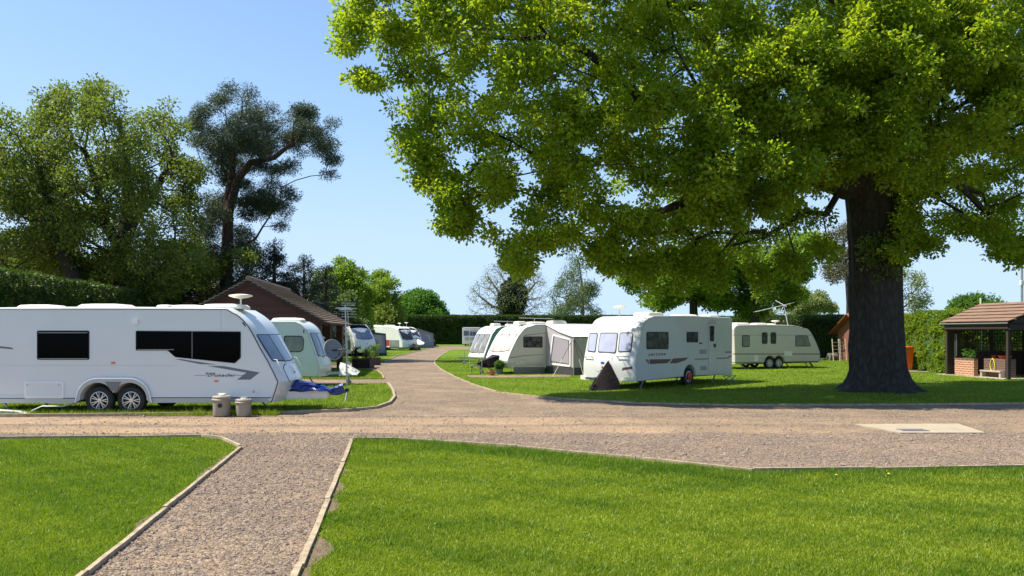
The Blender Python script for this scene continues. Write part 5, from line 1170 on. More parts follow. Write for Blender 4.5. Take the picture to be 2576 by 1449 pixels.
cover('hitch_cover', 'dark boat shaped cover over the sage caravan hitch', 'btarp', wl(Hv, (Hv.L + .1, 0, .30)), Hv.ang, [(0, -.5, .05), (0, .5, .05), (0, .45, .60), (0, -.2, .62), (.98, 0, .10), (.94, 0, .24), (.5, .3, .0), (.5, -.3, .0)], seed=3, amp=.03)
hm = Kv.root.matrix_basis @ Vector((Kv.L + .15, .15, 0))
cover('hitch_cover', 'tall dark maroon triangular cover over the dappled caravan hitch', 'btarp', hm, Kv.ang, [(0, -.62, .06), (0, .58, .0), (.05, .0, 1.02), (1.15, .1, .02), (.9, -.25, .02), (.7, .45, .02)], seed=4, amp=.03)
cover('hitch_cover', 'white cover slumped over the hitch of the farthest awning caravan', 'wtarp', wl(Ev, (Ev.L + .25, .0, .4)), Ev.ang, [(0, -.3, .0), (0, .3, .0), (.05, 0, .75), (1.0, 0, .1), (1.05, .2, .3), (.5, 0, .45)], seed=5, amp=.05)
cover('hitch_cover', 'black cover on the hitch in front of the red-window caravan', 'btarp', wl(Dv, (Dv.L + .45, 0, .05)), Dv.ang, [(-.3, -.3, .0), (-.3, .3, .2), (0, 0, .75), (.8, .3, .35), (1.0, -.3, .05), (.9, .3, .02), (.3, -.4, .4)], seed=7, amp=.06)
cover('hitch_cover', 'bright blue bundle behind the timber planters', 'tarp', wl(Cv, (Cv.L + .35, .1, .5)), Cv.ang, [(-.1, -.2, .0), (-.1, .2, .0), (0, 0, .5), (.5, -.2, .2), (.9, .3, .0), (.6, .3, .25)], seed=8, cat='tarpaulin', amp=.06)

# water containers
def tankc(x, y, r_, h, label, tap):
    o = empty('water_container', (x, y, .02), random.uniform(0, 6), label, 'water container', 'taupe water containers'); mb = MB()
    mb.lathe([(r_ * .90, 0), (r_ * .93, .02), (r_ * .95, h * .70), (r_ * 1.06, h * .72), (r_ * 1.10, h * .76), (r_ * 1.0, h * .79), (r_ * .99, h * .86), (r_ * 1.02, h * .89), (r_ * .94, h * .93), (r_ * .3, h * .94)], None, 32); mb.build('drum', M['tank'], o, True, 35)
    o.rotation_euler = (0, 0, 0)
    mb = MB(); mb.lathe([(.07, h * .93), (.07, h * .98), (.05, h)], None, 16); mb.build('cap', M['plastic'], o, True, 35)
    mb = MB(); mb.tube([(-.10, 0, h * .93), (-.09, 0, h * 1.03), (.09, 0, h * 1.03), (.12, 0, h * .93)], .013, 6); mb.build('handle', M['grey' if not tap else 'plastic'], o)
    if tap: mb = MB(); mb.lathe([(.05, 0), (.05, .03)], Matrix.Translation((.03, -r_ * .9, h * .5)) @ Matrix.Rotation(R(90), 4, 'X'), 16); mb.build('outlet', M['black'], o)
tankc(*[(558 - 1288) / FL * 18.98, 18.98], .215, .50, 'taller water container with black outlet beside the near caravan', True); tankc((613 - 1288) / FL * 18.95, 18.95, .185, .42, 'shorter water container to the right, nearer the caravan nose', False)
mb = MB(); mb.prism([(0, 0, 0), (1.7, 0, 0), (1.3, 0, .09), (0, 0, .17)], (0, .35, 0)); o = mb.build('levelling_ramp', M['plastic'], None, loc=(-13.1, 19.0, .02)); tag(o, 'pale plank and ramp under the left end of the near caravan', 'ramp')
mb = MB(); mb.tube([(0, 0, 0), (.12, 0, .10), (.35, 0, .2), (.8, .1, .19), (1.1, .3, .28)], .018, 6); o = mb.build('hookup_cable', M['lgrey'], None, True, 60, loc=(-11.6, 19.15, .02)); tag(o, 'grey cable looping from the ramp up under the near caravan', 'cable')

# mast with dish and aerial
x, y = G(873, 1011); m_ = empty('aerial_mast', (x, y, 0), 0, 'slim steel mast carrying a yagi aerial beside the blue tarpaulin', 'mast')
mb = MB(); mb.tube([(0, 0, 0), (-.02, 0, 1.5), (-.05, 0, 2.78)], [.022, .02, .016], 8); mb.build('pole', M['steel'], m_)
mb = MB(); mb.box((0, 0, .34), (.10, .08, .08)); mb.build('clamp', M['black'], m_)
for a in (.4, 2.5, 4.6):
    mb = MB(); mb.tube([(0, 0, .32), (.20 * math.cos(a), .2 * math.sin(a), .02)], .009, 5); mb.build('leg', M['steel'], m_)
mb = MB(); mb.tube([(-.05, -.45, 2.66), (-.05, .45, 2.7)], .01, 5)
for k in range(9): yy = -.45 + k * .11; mb.tube([(-.05 - .19, yy, 2.66 + .03 * math.sin(k)), (-.05 + .19, yy, 2.66 + .03 * math.sin(k))], .006, 4)
for z in (2.44, 2.52, 2.6, 2.78, 2.84): mb.tube([(-.26, .46, z), (.16, .46, z)], .006, 4)
mb.build('yagi_aerial', M['alu'], m_)
mb = MB(); mb.tube([(.02, 0, 2.6), (.035, 0, 2.2), (.0, 0, 1.9), (.03, -.01, 1.4), (.02, 0, .5)], .006, 5); mb.build('cable', M['alu'], m_)
dz = 2 - (880 - 835) / FL * y; dxp = (838 - 1288) / FL * y - x
dsh = empty('satellite_dish', (x + dxp, y - .05, dz), 0, 'round grey satellite dish clamped to the aerial mast', 'satellite dish')
Rm = Matrix.Rotation(R(66), 4, 'X') @ Matrix.Rotation(0, 4, 'Z'); Rm = Matrix.Rotation(R(38), 4, 'Z') @ Matrix.Rotation(R(72), 4, 'X')
prof = [(.005, -.045), (.09, -.04), (.18, -.02), (.25, .008), (.30, .035)]; mb = MB(); rings = []
for off in (0, -.01):
    rr = []
    for r_, h_ in prof: rr.append([mb.bm.verts.new(Rm @ Vector((r_ * .92 * math.cos(k * math.pi / 16), r_ * math.sin(k * math.pi / 16), h_ + off))) for k in range(32)])
    for a, b in zip(rr, rr[1:]):
        for k in range(32): mb.bm.faces.new((a[k], a[(k + 1) % 32], b[(k + 1) % 32], b[k]))
mb.build('reflector', M['dish'], dsh, True, 60)
mb = MB(); mb.tube([Rm @ Vector((.302 * .92 * math.cos(k * math.pi / 16), .302 * math.sin(k * math.pi / 16), .035)) for k in range(33)], .008, 5); mb.build('rim', M['lgrey'], dsh)
mb = MB(); a = Rm @ Vector((0, -.28, .03)); b = Rm @ Vector((0, -.26, .36)); mb.tube([a, b], .012, 6); mb.tube([b, b + Rm @ Vector((0, .08, -.02))], .03, 8); mb.build('receiver_arm', M['black'], dsh)
mb = MB(); mb.tube([Rm @ Vector((0, 0, -.05)), Vector((-dxp, .05, .02))], .02, 6); mb.build('bracket', M['black'], dsh)

# planters
def planter(dx, dy, w_, d_, h_, label, plants):
    x, y = G(dx, dy); o = empty('planter', (x, y, 0), R(-8), label, 'planter', 'dark timber planters'); mb = MB()
    mb.box((0, d_ / 2, h_ / 2), (w_, d_, h_), bev=.01)
    mb.build('box', M['dwood'], o); mb = MB()
    for sx in (-1, 1): mb.box((sx * (w_ / 2 - .03), -.012, h_ / 2), (.06, .03, h_ + .02))
    mb.build('corner_post', M['dwood'], o); mb = MB(); mb.box((0, d_ / 2, h_ + .004), (w_ - .1, d_ - .1, .02)); mb.build('soil', M['soil'], o)
    for (px, ph, pr, leaf, n, nm, lab) in plants:
        q = empty(nm, o.matrix_basis @ Vector((px, d_ / 2, h_)), 0, lab, 'plant'); tp = np.array([[random.gauss(0, pr * .45), random.gauss(0, pr * .3), random.uniform(.12, 1) * ph] for _ in range(n)])
        V, t = crown_leaves(tp, 22, pr * .38, .10, .5); np_mesh('leaves', V, 4, M[leaf], q, t); mb = MB()
        for k in range(0, n, 3): mb.tube([(0, 0, 0), tuple(tp[k])], .008, 4)
        mb.build('stem', M['barkg'], q)
planter(908, 926.5, 1.02, .8, .50, 'front dark timber planter beside the drive', [(-.42, .62, .2, 'ivy', 14, 'shrub', 'small dark shrub at the left of the front planter'), (.22, .55, .3, 'birch', 16, 'shrub', 'loose pale flowering shrub in the front planter')])
planter(935, 919, .7, .7, .45, 'rear dark timber planter half hidden by the front one', [(0, .72, .38, 'lime', 26, 'shrub', 'bright leafy shrub in the rear planter')])

# pots by the sage caravan
x, y = G(1256, 943); o = empty('topiary_pot', (x, y, 0), 0, 'clipped ball bush in a dark pot by the sage caravan', 'pot plant'); mb = MB(); mb.lathe([(.14, 0), (.19, .27), (.20, .28), (.17, .28), (.12, .03)], n=20); mb.build('pot', M['grey'], o, True, 40)
tp = rng.normal(size=(130, 3)); tp = unit(tp) * .20 + np.array([0, 0, .46]); V, t = crown_leaves(tp, 12, .05, .045, .6); np_mesh('leaves', V, 4, M['mid'], o, t); mb = MB(); mb.lathe([(.02, .25), (.17, .33), (.20, .46), (.15, .60), (.02, .65)], n=14); mb.build('stem_mass', M['hcore'], o)
x, y = G(1237, 946); o = empty('flower_pot', (x, y, 0), 0, 'terracotta pot with small plant left of the ball bush', 'pot plant'); mb = MB(); mb.lathe([(.10, 0), (.15, .2), (.165, .2), (.165, .25), (.14, .25), (.09, .03)], n=20); mb.build('pot', M['terracotta'], o, True, 40)
V, t = crown_leaves(np.array([[0, 0, .28], [.05, 0, .30], [-.06, .03, .27]]), 18, .08, .07, .5); np_mesh('leaves', V, 4, M['ivy'], o, t)
for k, (dx, dy, h, lab) in enumerate([(1187, 944, .42, 'black solar stake light at the pad left corner'), (1208, 946, .40, 'thin stake light next to the dark hitch cover'), (2140, 956, .3, 'short dark stake light alone on the lit grass')]):
    x, y = G(dx, dy); o = empty('stake_light', (x, y, 0), 0, lab, 'garden light', 'stake lights'); mb = MB(); mb.tube([(0, 0, 0), (0, 0, h)], .012, 6); mb.build('stake', M['black'], o); mb = MB(); mb.lathe([(.03, h - .08), (.06, h), (.05, h + .03)], n=12); mb.build('lamp', M['grey'], o)
# yellow wheelbarrow far away
x, y = G(1082, 872); o = empty('wheelbarrow', (x, y, 0), R(-20), 'yellow wheelbarrow standing where the drive bends at the far end', 'wheelbarrow')
mb = MB(); va = [(-.75, -.4, .85), (.55, -.4, .9), (.55, .4, .9), (-.75, .4, .85)]; vb = [(-.5, -.28, .5), (.3, -.28, .5), (.3, .28, .5), (-.5, .28, .5)]; A1 = [mb.bm.verts.new(p) for p in va]; B1 = [mb.bm.verts.new(p) for p in vb]
for k in range(4): mb.bm.faces.new((A1[k], A1[(k + 1) % 4], B1[(k + 1) % 4], B1[k]))
mb.bm.faces.new(B1); mb.build('tray', M['yellow'], o)
mb = MB(); mb.tube([(.65, -.05, .24), (.65, .05, .24)], .24, 16); mb.build('wheel', M['tyre'], o)
for s in (-1, 1):
    mb = MB(); mb.tube([(.65, s * .08, .24), (0, s * .3, .45), (-1.2, s * .32, .75)], .03, 6); mb.tube([(-.2, s * .3, .45), (-.4, s * .3, 0)], .03, 6); mb.build('handle', M['yellow'], o)
# thin aerial on pole by G
x, y = G(1181.5, 918); o = empty('aerial_mast', (x, y, 0), 0, 'very thin pale mast with a small aerial by the green caravan', 'mast', 'aerial masts'); mb = MB(); mb.tube([(0, 0, 0), (0, 0, 2.0 + (835 - 832) / FL * y)], .018, 6); mb.build('pole', M['alu'], o); mb = MB(); mb.tube([(-.05, 0, 2.02), (.75, .1, 2.0)], .012, 5); 
for k in range(6): mb.tube([(.05 + k * .12, -.18, 2.02), (.05 + k * .12, .18, 2.02)], .008, 4)
mb.build('yagi_aerial', M['alu'], o)
# ================================================================ trees
def T(dx, dy, Z, r): p = WP(dx, dy, Z); return (p.x, p.y, p.z, r)
# ---- the big oak
Z0 = 27.0
ZcO = lambda x: 24.4 + 2.6 * np.clip((x - 1450) / 550, 0, 1)
TfO = lambda x: .60 + .40 * np.clip((x - 1500) / 500, 0, 1)
OAK = [(870, 0), (862, 18), (885, 45), (866, 92), (900, 130), (893, 178), (938, 230), (965, 205), (990, 245), (1000, 300), (1008, 335), (1045, 375), (1068, 400), (1052, 465), (1095, 470), (1108, 520), (1106, 572), (1150, 578), (1185, 535), (1228, 600), (1240, 600), (1262, 560), (1262, 640), (1298, 690), (1322, 710), (1345, 650), (1390, 605), (1430, 590), (1480, 620), (1530, 690), (1565, 700), (1600, 655), (1640, 690), (1690, 640), (1740, 690), (1800, 650), (1850, 700), (1900, 640), (1960, 680), (2020, 620), (2080, 640), (2095, 540), (2100, 480), (2135, 470), (2262, 470), (2290, 520), (2340, 500), (2330, 460), (2400, 480), (2405, 560), (2440, 575), (2490, 620), (2530, 640), (2600, 660), (2800, 640), (3000, 420), (3050, 100), (2900, -200), (2600, -360), (2000, -420), (1500, -380), (1150, -250), (980, -120), (900, -60)]
trunk = [T(2207, 985, Z0, .9), T(2204, 700, Z0, .82), T(2203, 470, Z0, .86), (12.4, 27, 8.4, .72), (12.3, 27, 10.2, .55), (12.0, 27.1, 12.5, .42), (12.2, 27, 15.5, .22)]
limbs = [trunk,
 [trunk[2], T(2060, 445, 26.6, .34), T(1900, 405, 25.6, .28), T(1740, 500, 24.6, .20), T(1640, 540, 24.3, .12)],
 [trunk[3], T(2030, 300, 26, .34), T(1850, 240, 25.5, .26), T(1620, 260, 24.8, .20), T(1400, 335, 24.4, .12)], [T(1620, 260, 24.8, .15), T(1480, 130, 24.6, .12), T(1380, 90, 24.6, .08), T(1180, 100, 24.6, .05)],
 [trunk[4], T(2080, 90, 27.5, .30), T(1950, 95, 28, .24), T(1750, 20, 28, .18), T(1450, -40, 28, .12)],
 [trunk[3], T(2380, 330, 27.5, .30), T(2560, 250, 28, .22), T(2760, 300, 28, .12)], [trunk[2], T(2330, 430, 26, .2), T(2420, 470, 25.6, .12), T(2520, 560, 25.6, .07)],
 [trunk[4], (12.8, 24.5, 11.2, .28), (13.2, 21.8, 12.5, .16)], [trunk[4], (11.5, 29.5, 11.5, .28), (11.0, 32.3, 12.6, .16)], [trunk[5], (9.5, 27.6, 15.0, .2), (6.5, 27.5, 16.2, .12)], [trunk[5], (15.0, 26.8, 15, .2), (18, 26.8, 16, .12)]]
tips = np.concatenate([poly_tips(OAK, Z0, 5.4, 4500, thresh=.09, nscale=.9, Rr=4.6, shell=.6, seed=3, rag=.16, ragw=1.3, Zc=ZcO, Tf=TfO),
  poly_tips([(1850, 40), (2250, -100), (2560, 0), (2700, 250), (2520, 430), (2290, 465), (2135, 462), (2060, 470), (1900, 560), (1700, 560), (1650, 300)], 22.6, 1.8, 800, thresh=.06, nscale=1.0, Rr=2, shell=.8, seed=8)])
# hanging sprays along the lower edge
hang = []
for (a, b, n) in [((1120, 470), (1145, 565), 24), ((1285, 600), (1320, 690), 18), ((1215, 560), (1235, 590), 4), ((1500, 600), (1545, 685), 22), ((1430, 560), (1440, 600), 10), ((2275, 500), (2300, 610), 26), ((2290, 610), (2365, 605), 16), ((2260, 600), (2275, 660), 10), ((2300, 480), (2380, 440), 12), ((2480, 560), (2560, 650), 40), ((2410, 560), (2440, 560), 8), ((1170, 480), (1180, 545), 8), ((895, 185), (960, 215), 16), ((1010, 330), (1050, 400), 18), ((1055, 440), (1090, 470), 12), ((1350, 590), (1400, 620), 10), ((1600, 640), (1640, 730), 16), ((1700, 650), (1730, 720), 12), ((1780, 650), (1800, 735), 14), ((1890, 650), (1920, 720), 12), ((1980, 640), (2000, 700), 12), ((2060, 600), (2080, 660), 10), ((1175, 520), (1160, 600), 8), ((875, 20), (880, 130), 20)]:
    for k in range(n):
        t = random.random(); p = WP(a[0] + (b[0] - a[0]) * t + random.gauss(0, 12), a[1] + (b[1] - a[1]) * t + random.gauss(0, 8), (24.6 if a[0] < 1500 else 25.8) + random.gauss(0, .7)); hang.append(tuple(p))
tips = np.concatenate([tips, np.array(hang)])
# keep the clear window of sky right of the trunk and under the crown
root = empty('oak_tree', (trunk[0][0], trunk[0][1], 0), 0, 'huge oak with a thick dark trunk, crown filling the upper right', 'tree'); o3 = np.array([trunk[0][0], trunk[0][1], 0])
A_, PAR, cnt, r_, n0 = skeleton([[list(p) for p in l] for l in limbs], tips, step=.75, wig=.12, kpath=.3, zmin=6.4, r0=.011, expo=.47, up=.14)
link(tubes_mesh(A_ - o3, PAR, cnt, r_), 'branches', M['bark'], root, True, 60)
V, t = crown_leaves(tips, 86, .40, .135, .60, droop=.10, flat=.72, upb=.9); np_mesh('crown', V - o3, 4, M['oak'], root, t)
# flared, fluted trunk
bm = bmesh.new(); rings = []; NS = 72
prof = [(0, 1.50), (.10, 1.28), (.25, 1.10), (.45, .98), (.75, .90), (1.2, .86), (2, .83), (3, .81), (4, .80), (5, .80), (6, .83), (6.7, .88), (7.4, .86), (8.2, .72)]
pz = []
for i in range(len(prof) - 1):
    for k in range(4): t_ = k / 4; pz.append((prof[i][0] * (1 - t_) + prof[i + 1][0] * t_, prof[i][1] * (1 - t_) + prof[i + 1][1] * t_))
for z, r in pz:
    rg = []
    for k in range(NS):
        a = k * 2 * math.pi / NS; fl_ = max(0, 1 - z / 1.6); rr = r * (1 + fl_ * (.16 * math.cos(a * 5 + .6) + .10 * math.cos(a * 3 + 2)) + .035 * math.sin(a * 9 + z * .5) + .05 * noise.noise((math.cos(a) * 3, math.sin(a) * 3, z * .7)) + .03 * noise.noise((math.cos(a) * 9, math.sin(a) * 9, z * 1.2)))
        rg.append(bm.verts.new((rr * math.cos(a) - .02 * z, rr * math.sin(a), z - .02)))
    rings.append(rg)
for a, b in zip(rings, rings[1:]):
    for k in range(NS): bm.faces.new((a[k], a[(k + 1) % NS], b[(k + 1) % NS], b[k]))
me = bpy.data.meshes.new('trunk'); bm.to_mesh(me); bm.free(); link(me, 'trunk', M['bark'], root, True, 80)
ep = []
for _ in range(26): p = WP(random.uniform(2165, 2250), random.uniform(590, 700), 26.05); ep.append((p.x, p.y - random.uniform(0, .25), p.z))
V, t = crown_leaves(np.array(ep), 26, .26, .11, .6); np_mesh('trunk_shoots', V - o3, 4, M['oakd'], root, t)['kind'] = 'stuff'

# ---- trees left
def LT(label, poly, Z, Tk, n, k, rc, L, W, leaf, trunkp, group='tall trees on the left', **kw):
    pk = dict(thresh=kw.pop('thresh', -.05), nscale=kw.pop('nscale', .4), Rr=kw.pop('Rr', Tk), shell=kw.pop('shell', .6), seed=kw.pop('seed', 0))
    tp = poly_tips(poly, Z, Tk, n, **pk)
    return tree(kw.pop('name', 'broadleaf_tree'), label, 'tree', trunkp, tp, leaf, k, rc, L, W, group=group, **kw)
Z = 48
LT('spreading oak with forked trunk left of the pine', [(95, 262), (118, 245), (140, 214), (170, 212), (196, 232), (215, 203), (245, 201), (262, 222), (295, 207), (330, 240), (372, 222), (395, 228), (405, 262), (440, 262), (452, 300), (448, 350), (480, 385), (500, 450), (512, 500), (505, 570), (530, 640), (535, 700), (500, 760), (430, 752), (350, 765), (260, 748), (190, 740), (130, 660), (90, 560), (110, 450), (70, 360)], Z, 6.0, 1450, 46, .58, .175, .62, 'oakd',
   [[T(312, 985, Z, .62), T(308, 700, Z, .5), T(312, 600, Z, .45), T(322, 500, Z, .34), T(318, 400, Z, .22), T(300, 300, Z, .12)], [T(310, 640, Z, .4), T(265, 560, Z - 1, .3), T(245, 470, Z - 1.5, .2), T(215, 380, Z - 2, .12)], [T(314, 580, Z, .3), T(380, 500, Z + 1, .2), T(430, 400, Z + 1, .12)], [T(308, 690, Z, .3), T(370, 705, Z - 1, .22), T(440, 640, Z - 1, .12)], [T(245, 500, Z - 1.5, .2), T(170, 460, Z - 2, .12)]], seed=5, zmin=3, thresh=.05, nscale=.6, shell=.6, step=1.0, r0=.018)
LT('leaning oak at the far left edge of the frame', [(-190, 330), (-120, 320), (-60, 300), (-20, 320), (5, 290), (40, 300), (60, 280), (100, 262), (130, 290), (150, 360), (160, 450), (150, 540), (190, 620), (190, 720), (100, 740), (0, 730), (-190, 730)], Z - 3, 6, 900, 46, .60, .175, .62, 'oakd',
   [[T(195, 960, Z - 3, .5), T(188, 700, Z - 3, .42), T(140, 600, Z - 3, .36), T(75, 520, Z - 3, .3), T(30, 440, Z - 3, .2), T(-10, 360, Z - 3, .12)], [T(140, 600, Z - 3, .25), T(110, 480, Z - 4, .18), T(90, 360, Z - 4, .1)], [T(75, 520, Z - 3, .2), T(-40, 500, Z - 3, .15), T(-120, 450, Z - 3, .1)]], seed=9, zmin=3, thresh=.06, nscale=.55, shell=.6, step=1.0, r0=.018)
Z = 55
PINE = [[(480, 350), (478, 315), (510, 292), (506, 262), (545, 268), (548, 240), (575, 235), (565, 210), (600, 205), (625, 214), (640, 240), (680, 245), (688, 265), (712, 272), (720, 300), (700, 335), (690, 370), (715, 385), (740, 400), (722, 440), (660, 450), (610, 445), (560, 460), (520, 450), (500, 410), (485, 385)],
        [(700, 340), (705, 305), (735, 280), (770, 262), (800, 268), (830, 290), (852, 315), (850, 355), (845, 395), (835, 442), (818, 440), (808, 400), (780, 385), (745, 395), (715, 370)],
        [(600, 460), (650, 455), (700, 440), (745, 450), (752, 490), (725, 500), (720, 540), (700, 580), (670, 560), (655, 580), (630, 560), (610, 520)],
        [(520, 480), (560, 480), (600, 540), (625, 600), (655, 640), (640, 740), (560, 745), (515, 700), (520, 600), (510, 540)]]
pt = np.concatenate([poly_tips(PINE[0], Z, 4.5, 620, thresh=.14, nscale=.85, shell=.8, seed=1), poly_tips(PINE[1], Z - 1, 2.6, 230, thresh=.10, nscale=.9, shell=.8, seed=2), poly_tips(PINE[2], Z, 3, 230, thresh=.12, nscale=.9, seed=3), poly_tips(PINE[3], Z, 3.4, 460, thresh=-.05, nscale=.6, seed=4, rag=.1)])
tree('pine_tree', 'tall dark pine with a drooping limb out to the right', 'tree',
     [[T(566, 960, Z, .5), T(568, 760, Z, .44), T(572, 600, Z, .38), T(575, 500, Z, .32), T(585, 420, Z, .22), T(600, 300, Z, .12)], [T(575, 520, Z, .3), T(600, 455, Z - .5, .26), T(630, 410, Z - .8, .22), T(690, 395, Z - 1, .17), T(735, 355, Z - 1, .13), T(790, 320, Z - 1, .08)], [T(572, 640, Z, .12), T(640, 600, Z, .08), T(680, 540, Z, .05)]],
     pt, 'pine', 80, .58, .19, .22, bark='barkp', group='tall trees on the left', flat=.55, upb=.2, zmin=4, kpath=.25, r0=.016, step=.9, droop=.10)
def conifer(label, dx, base_dy, top_dy, Z, wid, n, k, leaf='spruce', group='dark conifers left of centre'):
    b = WP(dx, base_dy, Z); t_ = WP(dx, top_dy, Z); b.z = 0; H_ = t_.z; tp = []
    for i in range(n):
        u = 1 - (1 - rng.random()) ** .55; z = .8 + (H_ - .8) * u; rad = wid * (1 - (z / H_)) ** .8 + .15; a = rng.uniform(0, 6.28); q = rad * rng.uniform(.35, 1) * (1 + .25 * math.sin(z * 3.2 + a)); tp.append((b.x + q * math.cos(a), b.y + q * math.sin(a), z - q * .22))
    tp = np.array(tp); return tree('conifer', label, 'tree', [[(b.x, b.y, 0, .3), (b.x, b.y, H_ * .5, .18), (b.x, b.y, H_ * .97, .03)]], tp, leaf, k, .42, .2, .25, bark='barkp', group=group, flat=.45, zmin=.5, kpath=.6, up=.0, r0=.01, droop=.25, upb=.2)
conifer('dark spruce directly right of the pine trunk, tallest of the three', 690, 960, 592, 56, 3.6, 420, 60)
conifer('dark spruce in the middle of the three behind the timber building', 765, 955, 632, 60, 3.2, 380, 60)
conifer('lower dark spruce at the right of the three, beside bright trees', 820, 950, 655, 66, 3.0, 330, 60)
LT('dark leafy understorey below the oaks behind the long hedge', [(-200, 640), (0, 620), (60, 650), (140, 600), (220, 640), (300, 620), (360, 650), (430, 610), (520, 640), (600, 620), (660, 650), (600, 700), (560, 800), (-200, 800)], 53.5, 3.0, 1200, 44, .7, .24, .6, 'oakd', [[T(300, 940, 53.5, .3), T(300, 800, 53.5, .25), T(300, 760, 53.5, .2)], [T(300, 800, 53.5, .2), T(100, 760, 53.5, .15)], [T(300, 800, 53.5, .2), T(520, 760, 53.5, .15)]], name='thicket', thresh=-.1, step=1.6, r0=.01)
# bright trees and shrubs centre left
def bush(label, poly, Z, Tk, n, k, rc, L, leaf, dx, group='bright trees left of centre', **kw):
    top = min(p[1] for p in poly); return LT(label, poly, Z, Tk, n, k, rc, L, .6, leaf, [[T(dx, H0 + EYE * FL / Z, Z, .22), T(dx, 830, Z, .18), T(dx + 4, (top + 830) / 2, Z, .12), T(dx, top + 30, Z, .05)]], group=group, zmin=.4, step=1.2, **kw)
bush('bright lime tree standing tallest right of the dark spruces', [(796, 690), (815, 668), (850, 655), (880, 662), (905, 685), (925, 700), (940, 740), (935, 800), (900, 840), (830, 840), (800, 790)], 94, 4.5, 700, 50, .75, .30, 'lime', 862, seed=2, shell=.8)
bush('airy yellow green tree with long upright shoots', [(915, 700), (930, 675), (955, 668), (985, 690), (1000, 715), (1010, 745), (1022, 790), (1000, 835), (930, 840), (905, 780)], 108, 4.5, 480, 44, .8, .32, 'lime', 965, seed=4, thresh=.0, shell=.8)
bush('rounded mid green tree at the end of the bright row', [(1008, 790), (1010, 760), (1030, 740), (1055, 733), (1082, 738), (1100, 755), (1115, 775), (1123, 800), (1120, 830), (1015, 830)], 150, 7, 700, 44, 1.0, .42, 'mid', 1065, seed=6, shell=.8, thresh=-.3)
bush('olive shrub overhanging the tiled roof edge', [(775, 735), (800, 745), (840, 760), (880, 740), (905, 770), (925, 800), (930, 870), (850, 870), (820, 800)], 74, 2.5, 420, 44, .6, .24, 'birch', 880, seed=7, thresh=-.15)
bush('dark green shrub between the bright trees and the caravans', [(925, 800), (950, 775), (985, 770), (1010, 790), (1015, 830), (1000, 860), (930, 865)], 104, 3, 320, 44, .75, .30, 'oakd', 968, seed=8, thresh=-.2)
bush('dark domed bush low beside the far hedge', [(935, 815), (960, 800), (985, 800), (1000, 820), (1000, 870), (935, 870)], 116, 3, 160, 44, .8, .32, 'conifer', 968, seed=10, thresh=-.3)

# ---- far trees centre
Z = 140; IV = [(1178, 790), (1175, 760), (1182, 725), (1196, 705), (1215, 680), (1235, 662), (1255, 652), (1300, 655), (1345, 660), (1362, 690), (1380, 715), (1375, 750), (1388, 780), (1380, 795)]
tp = poly_tips(IV, Z, 6, 1100, thresh=-.5, shell=.8, seed=1)
o_ = tree('ivy_clad_tree', 'nearly bare spreading tree with an ivy covered trunk beyond the hedge', 'tree', [[T(1290, H0 + EYE * FL / Z, Z, .7), T(1290, 800, Z, .6), T(1288, 740, Z, .5), T(1290, 700, Z, .3), T(1285, 670, Z, .15)], [T(1289, 780, Z, .35), T(1240, 770, Z, .25), T(1205, 745, Z, .12)], [T(1289, 760, Z, .35), T(1320, 745, Z, .3), T(1345, 715, Z, .15)], [T(1289, 770, Z, .3), T(1250, 730, Z, .2), T(1225, 695, Z, .1)], [T(1289, 750, Z, .3), T(1265, 700, Z, .15), T(1250, 670, Z, .08)]], tp, 'pale', 5, .7, .22, .5, bark='barkg', group='far trees beyond the hedge', zmin=3, kpath=.2, r0=.028, expo=.42, step=1.2, wig=.2)
iv = poly_tips([(1258, 800), (1256, 760), (1268, 720), (1282, 700), (1312, 700), (1322, 740), (1320, 765), (1312, 800)], Z, 2.0, 420, thresh=-.5, shell=.7, seed=2); V, t = crown_leaves(iv, 40, .7, .34, .6); np_mesh('ivy', V - np.array([*o_.location]), 4, M['ivy'], o_, t)
Z = 135
LT('drooping silvery birch beyond the hedge', [(1378, 795), (1388, 760), (1380, 730), (1398, 690), (1408, 645), (1430, 620), (1455, 625), (1485, 640), (1490, 690), (1508, 715), (1500, 750), (1522, 785), (1515, 800), (1470, 790)], Z, 4.5, 520, 20, .8, .34, .36, 'birch', [[T(1464, H0 + EYE * FL / Z, Z, .35), T(1466, 790, Z, .3), T(1464, 720, Z, .2), T(1455, 650, Z, .08)], [T(1465, 770, Z, .2), T(1430, 755, Z, .12), T(1405, 745, Z, .06)]], group='far trees beyond the hedge', name='birch_tree', bark='barkg', droop=.7, thresh=.0, nscale=.3, zmin=4, r0=.022, seed=5, up=.3)
Z = 62
LT('bushy green tree behind the dappled caravan, left of two', [(1562, 706), (1580, 675), (1605, 660), (1650, 640), (1700, 600), (1790, 600), (1830, 650), (1850, 720), (1830, 770), (1790, 782), (1760, 770), (1725, 785), (1690, 775), (1650, 780), (1620, 760), (1590, 735)], Z, 5, 900, 50, .55, .23, .62, 'lime', [[T(1745, H0 + EYE * FL / Z, Z, .36), T(1745, 790, Z, .32), T(1742, 700, Z, .24), T(1740, 620, Z, .1)], [T(1744, 760, Z, .15), T(1680, 720, Z, .1)], [T(1744, 740, Z, .15), T(1800, 700, Z, .1)]], group='pair of trees behind the parked caravans', seed=11, shell=.7, zmin=3.4, r0=.015)
LT('bushy green tree over the beige caravan, right of two', [(1835, 660), (1870, 600), (1930, 580), (2010, 585), (2072, 610), (2082, 650), (2050, 690), (2000, 710), (2025, 750), (1985, 770), (1945, 755), (1925, 785), (1880, 795), (1850, 775), (1840, 720)], Z - 2, 5, 820, 50, .55, .23, .62, 'lime', [[T(1900, H0 + EYE * FL / (Z - 2), Z - 2, .40), T(1898, 795, Z - 2, .36), T(1905, 700, Z - 2, .24), T(1930, 620, Z - 2, .1)], [T(1900, 740, Z - 2, .15), T(1980, 700, Z - 2, .1)]], group='pair of trees behind the parked caravans', seed=12, shell=.7, zmin=3.4, r0=.015)
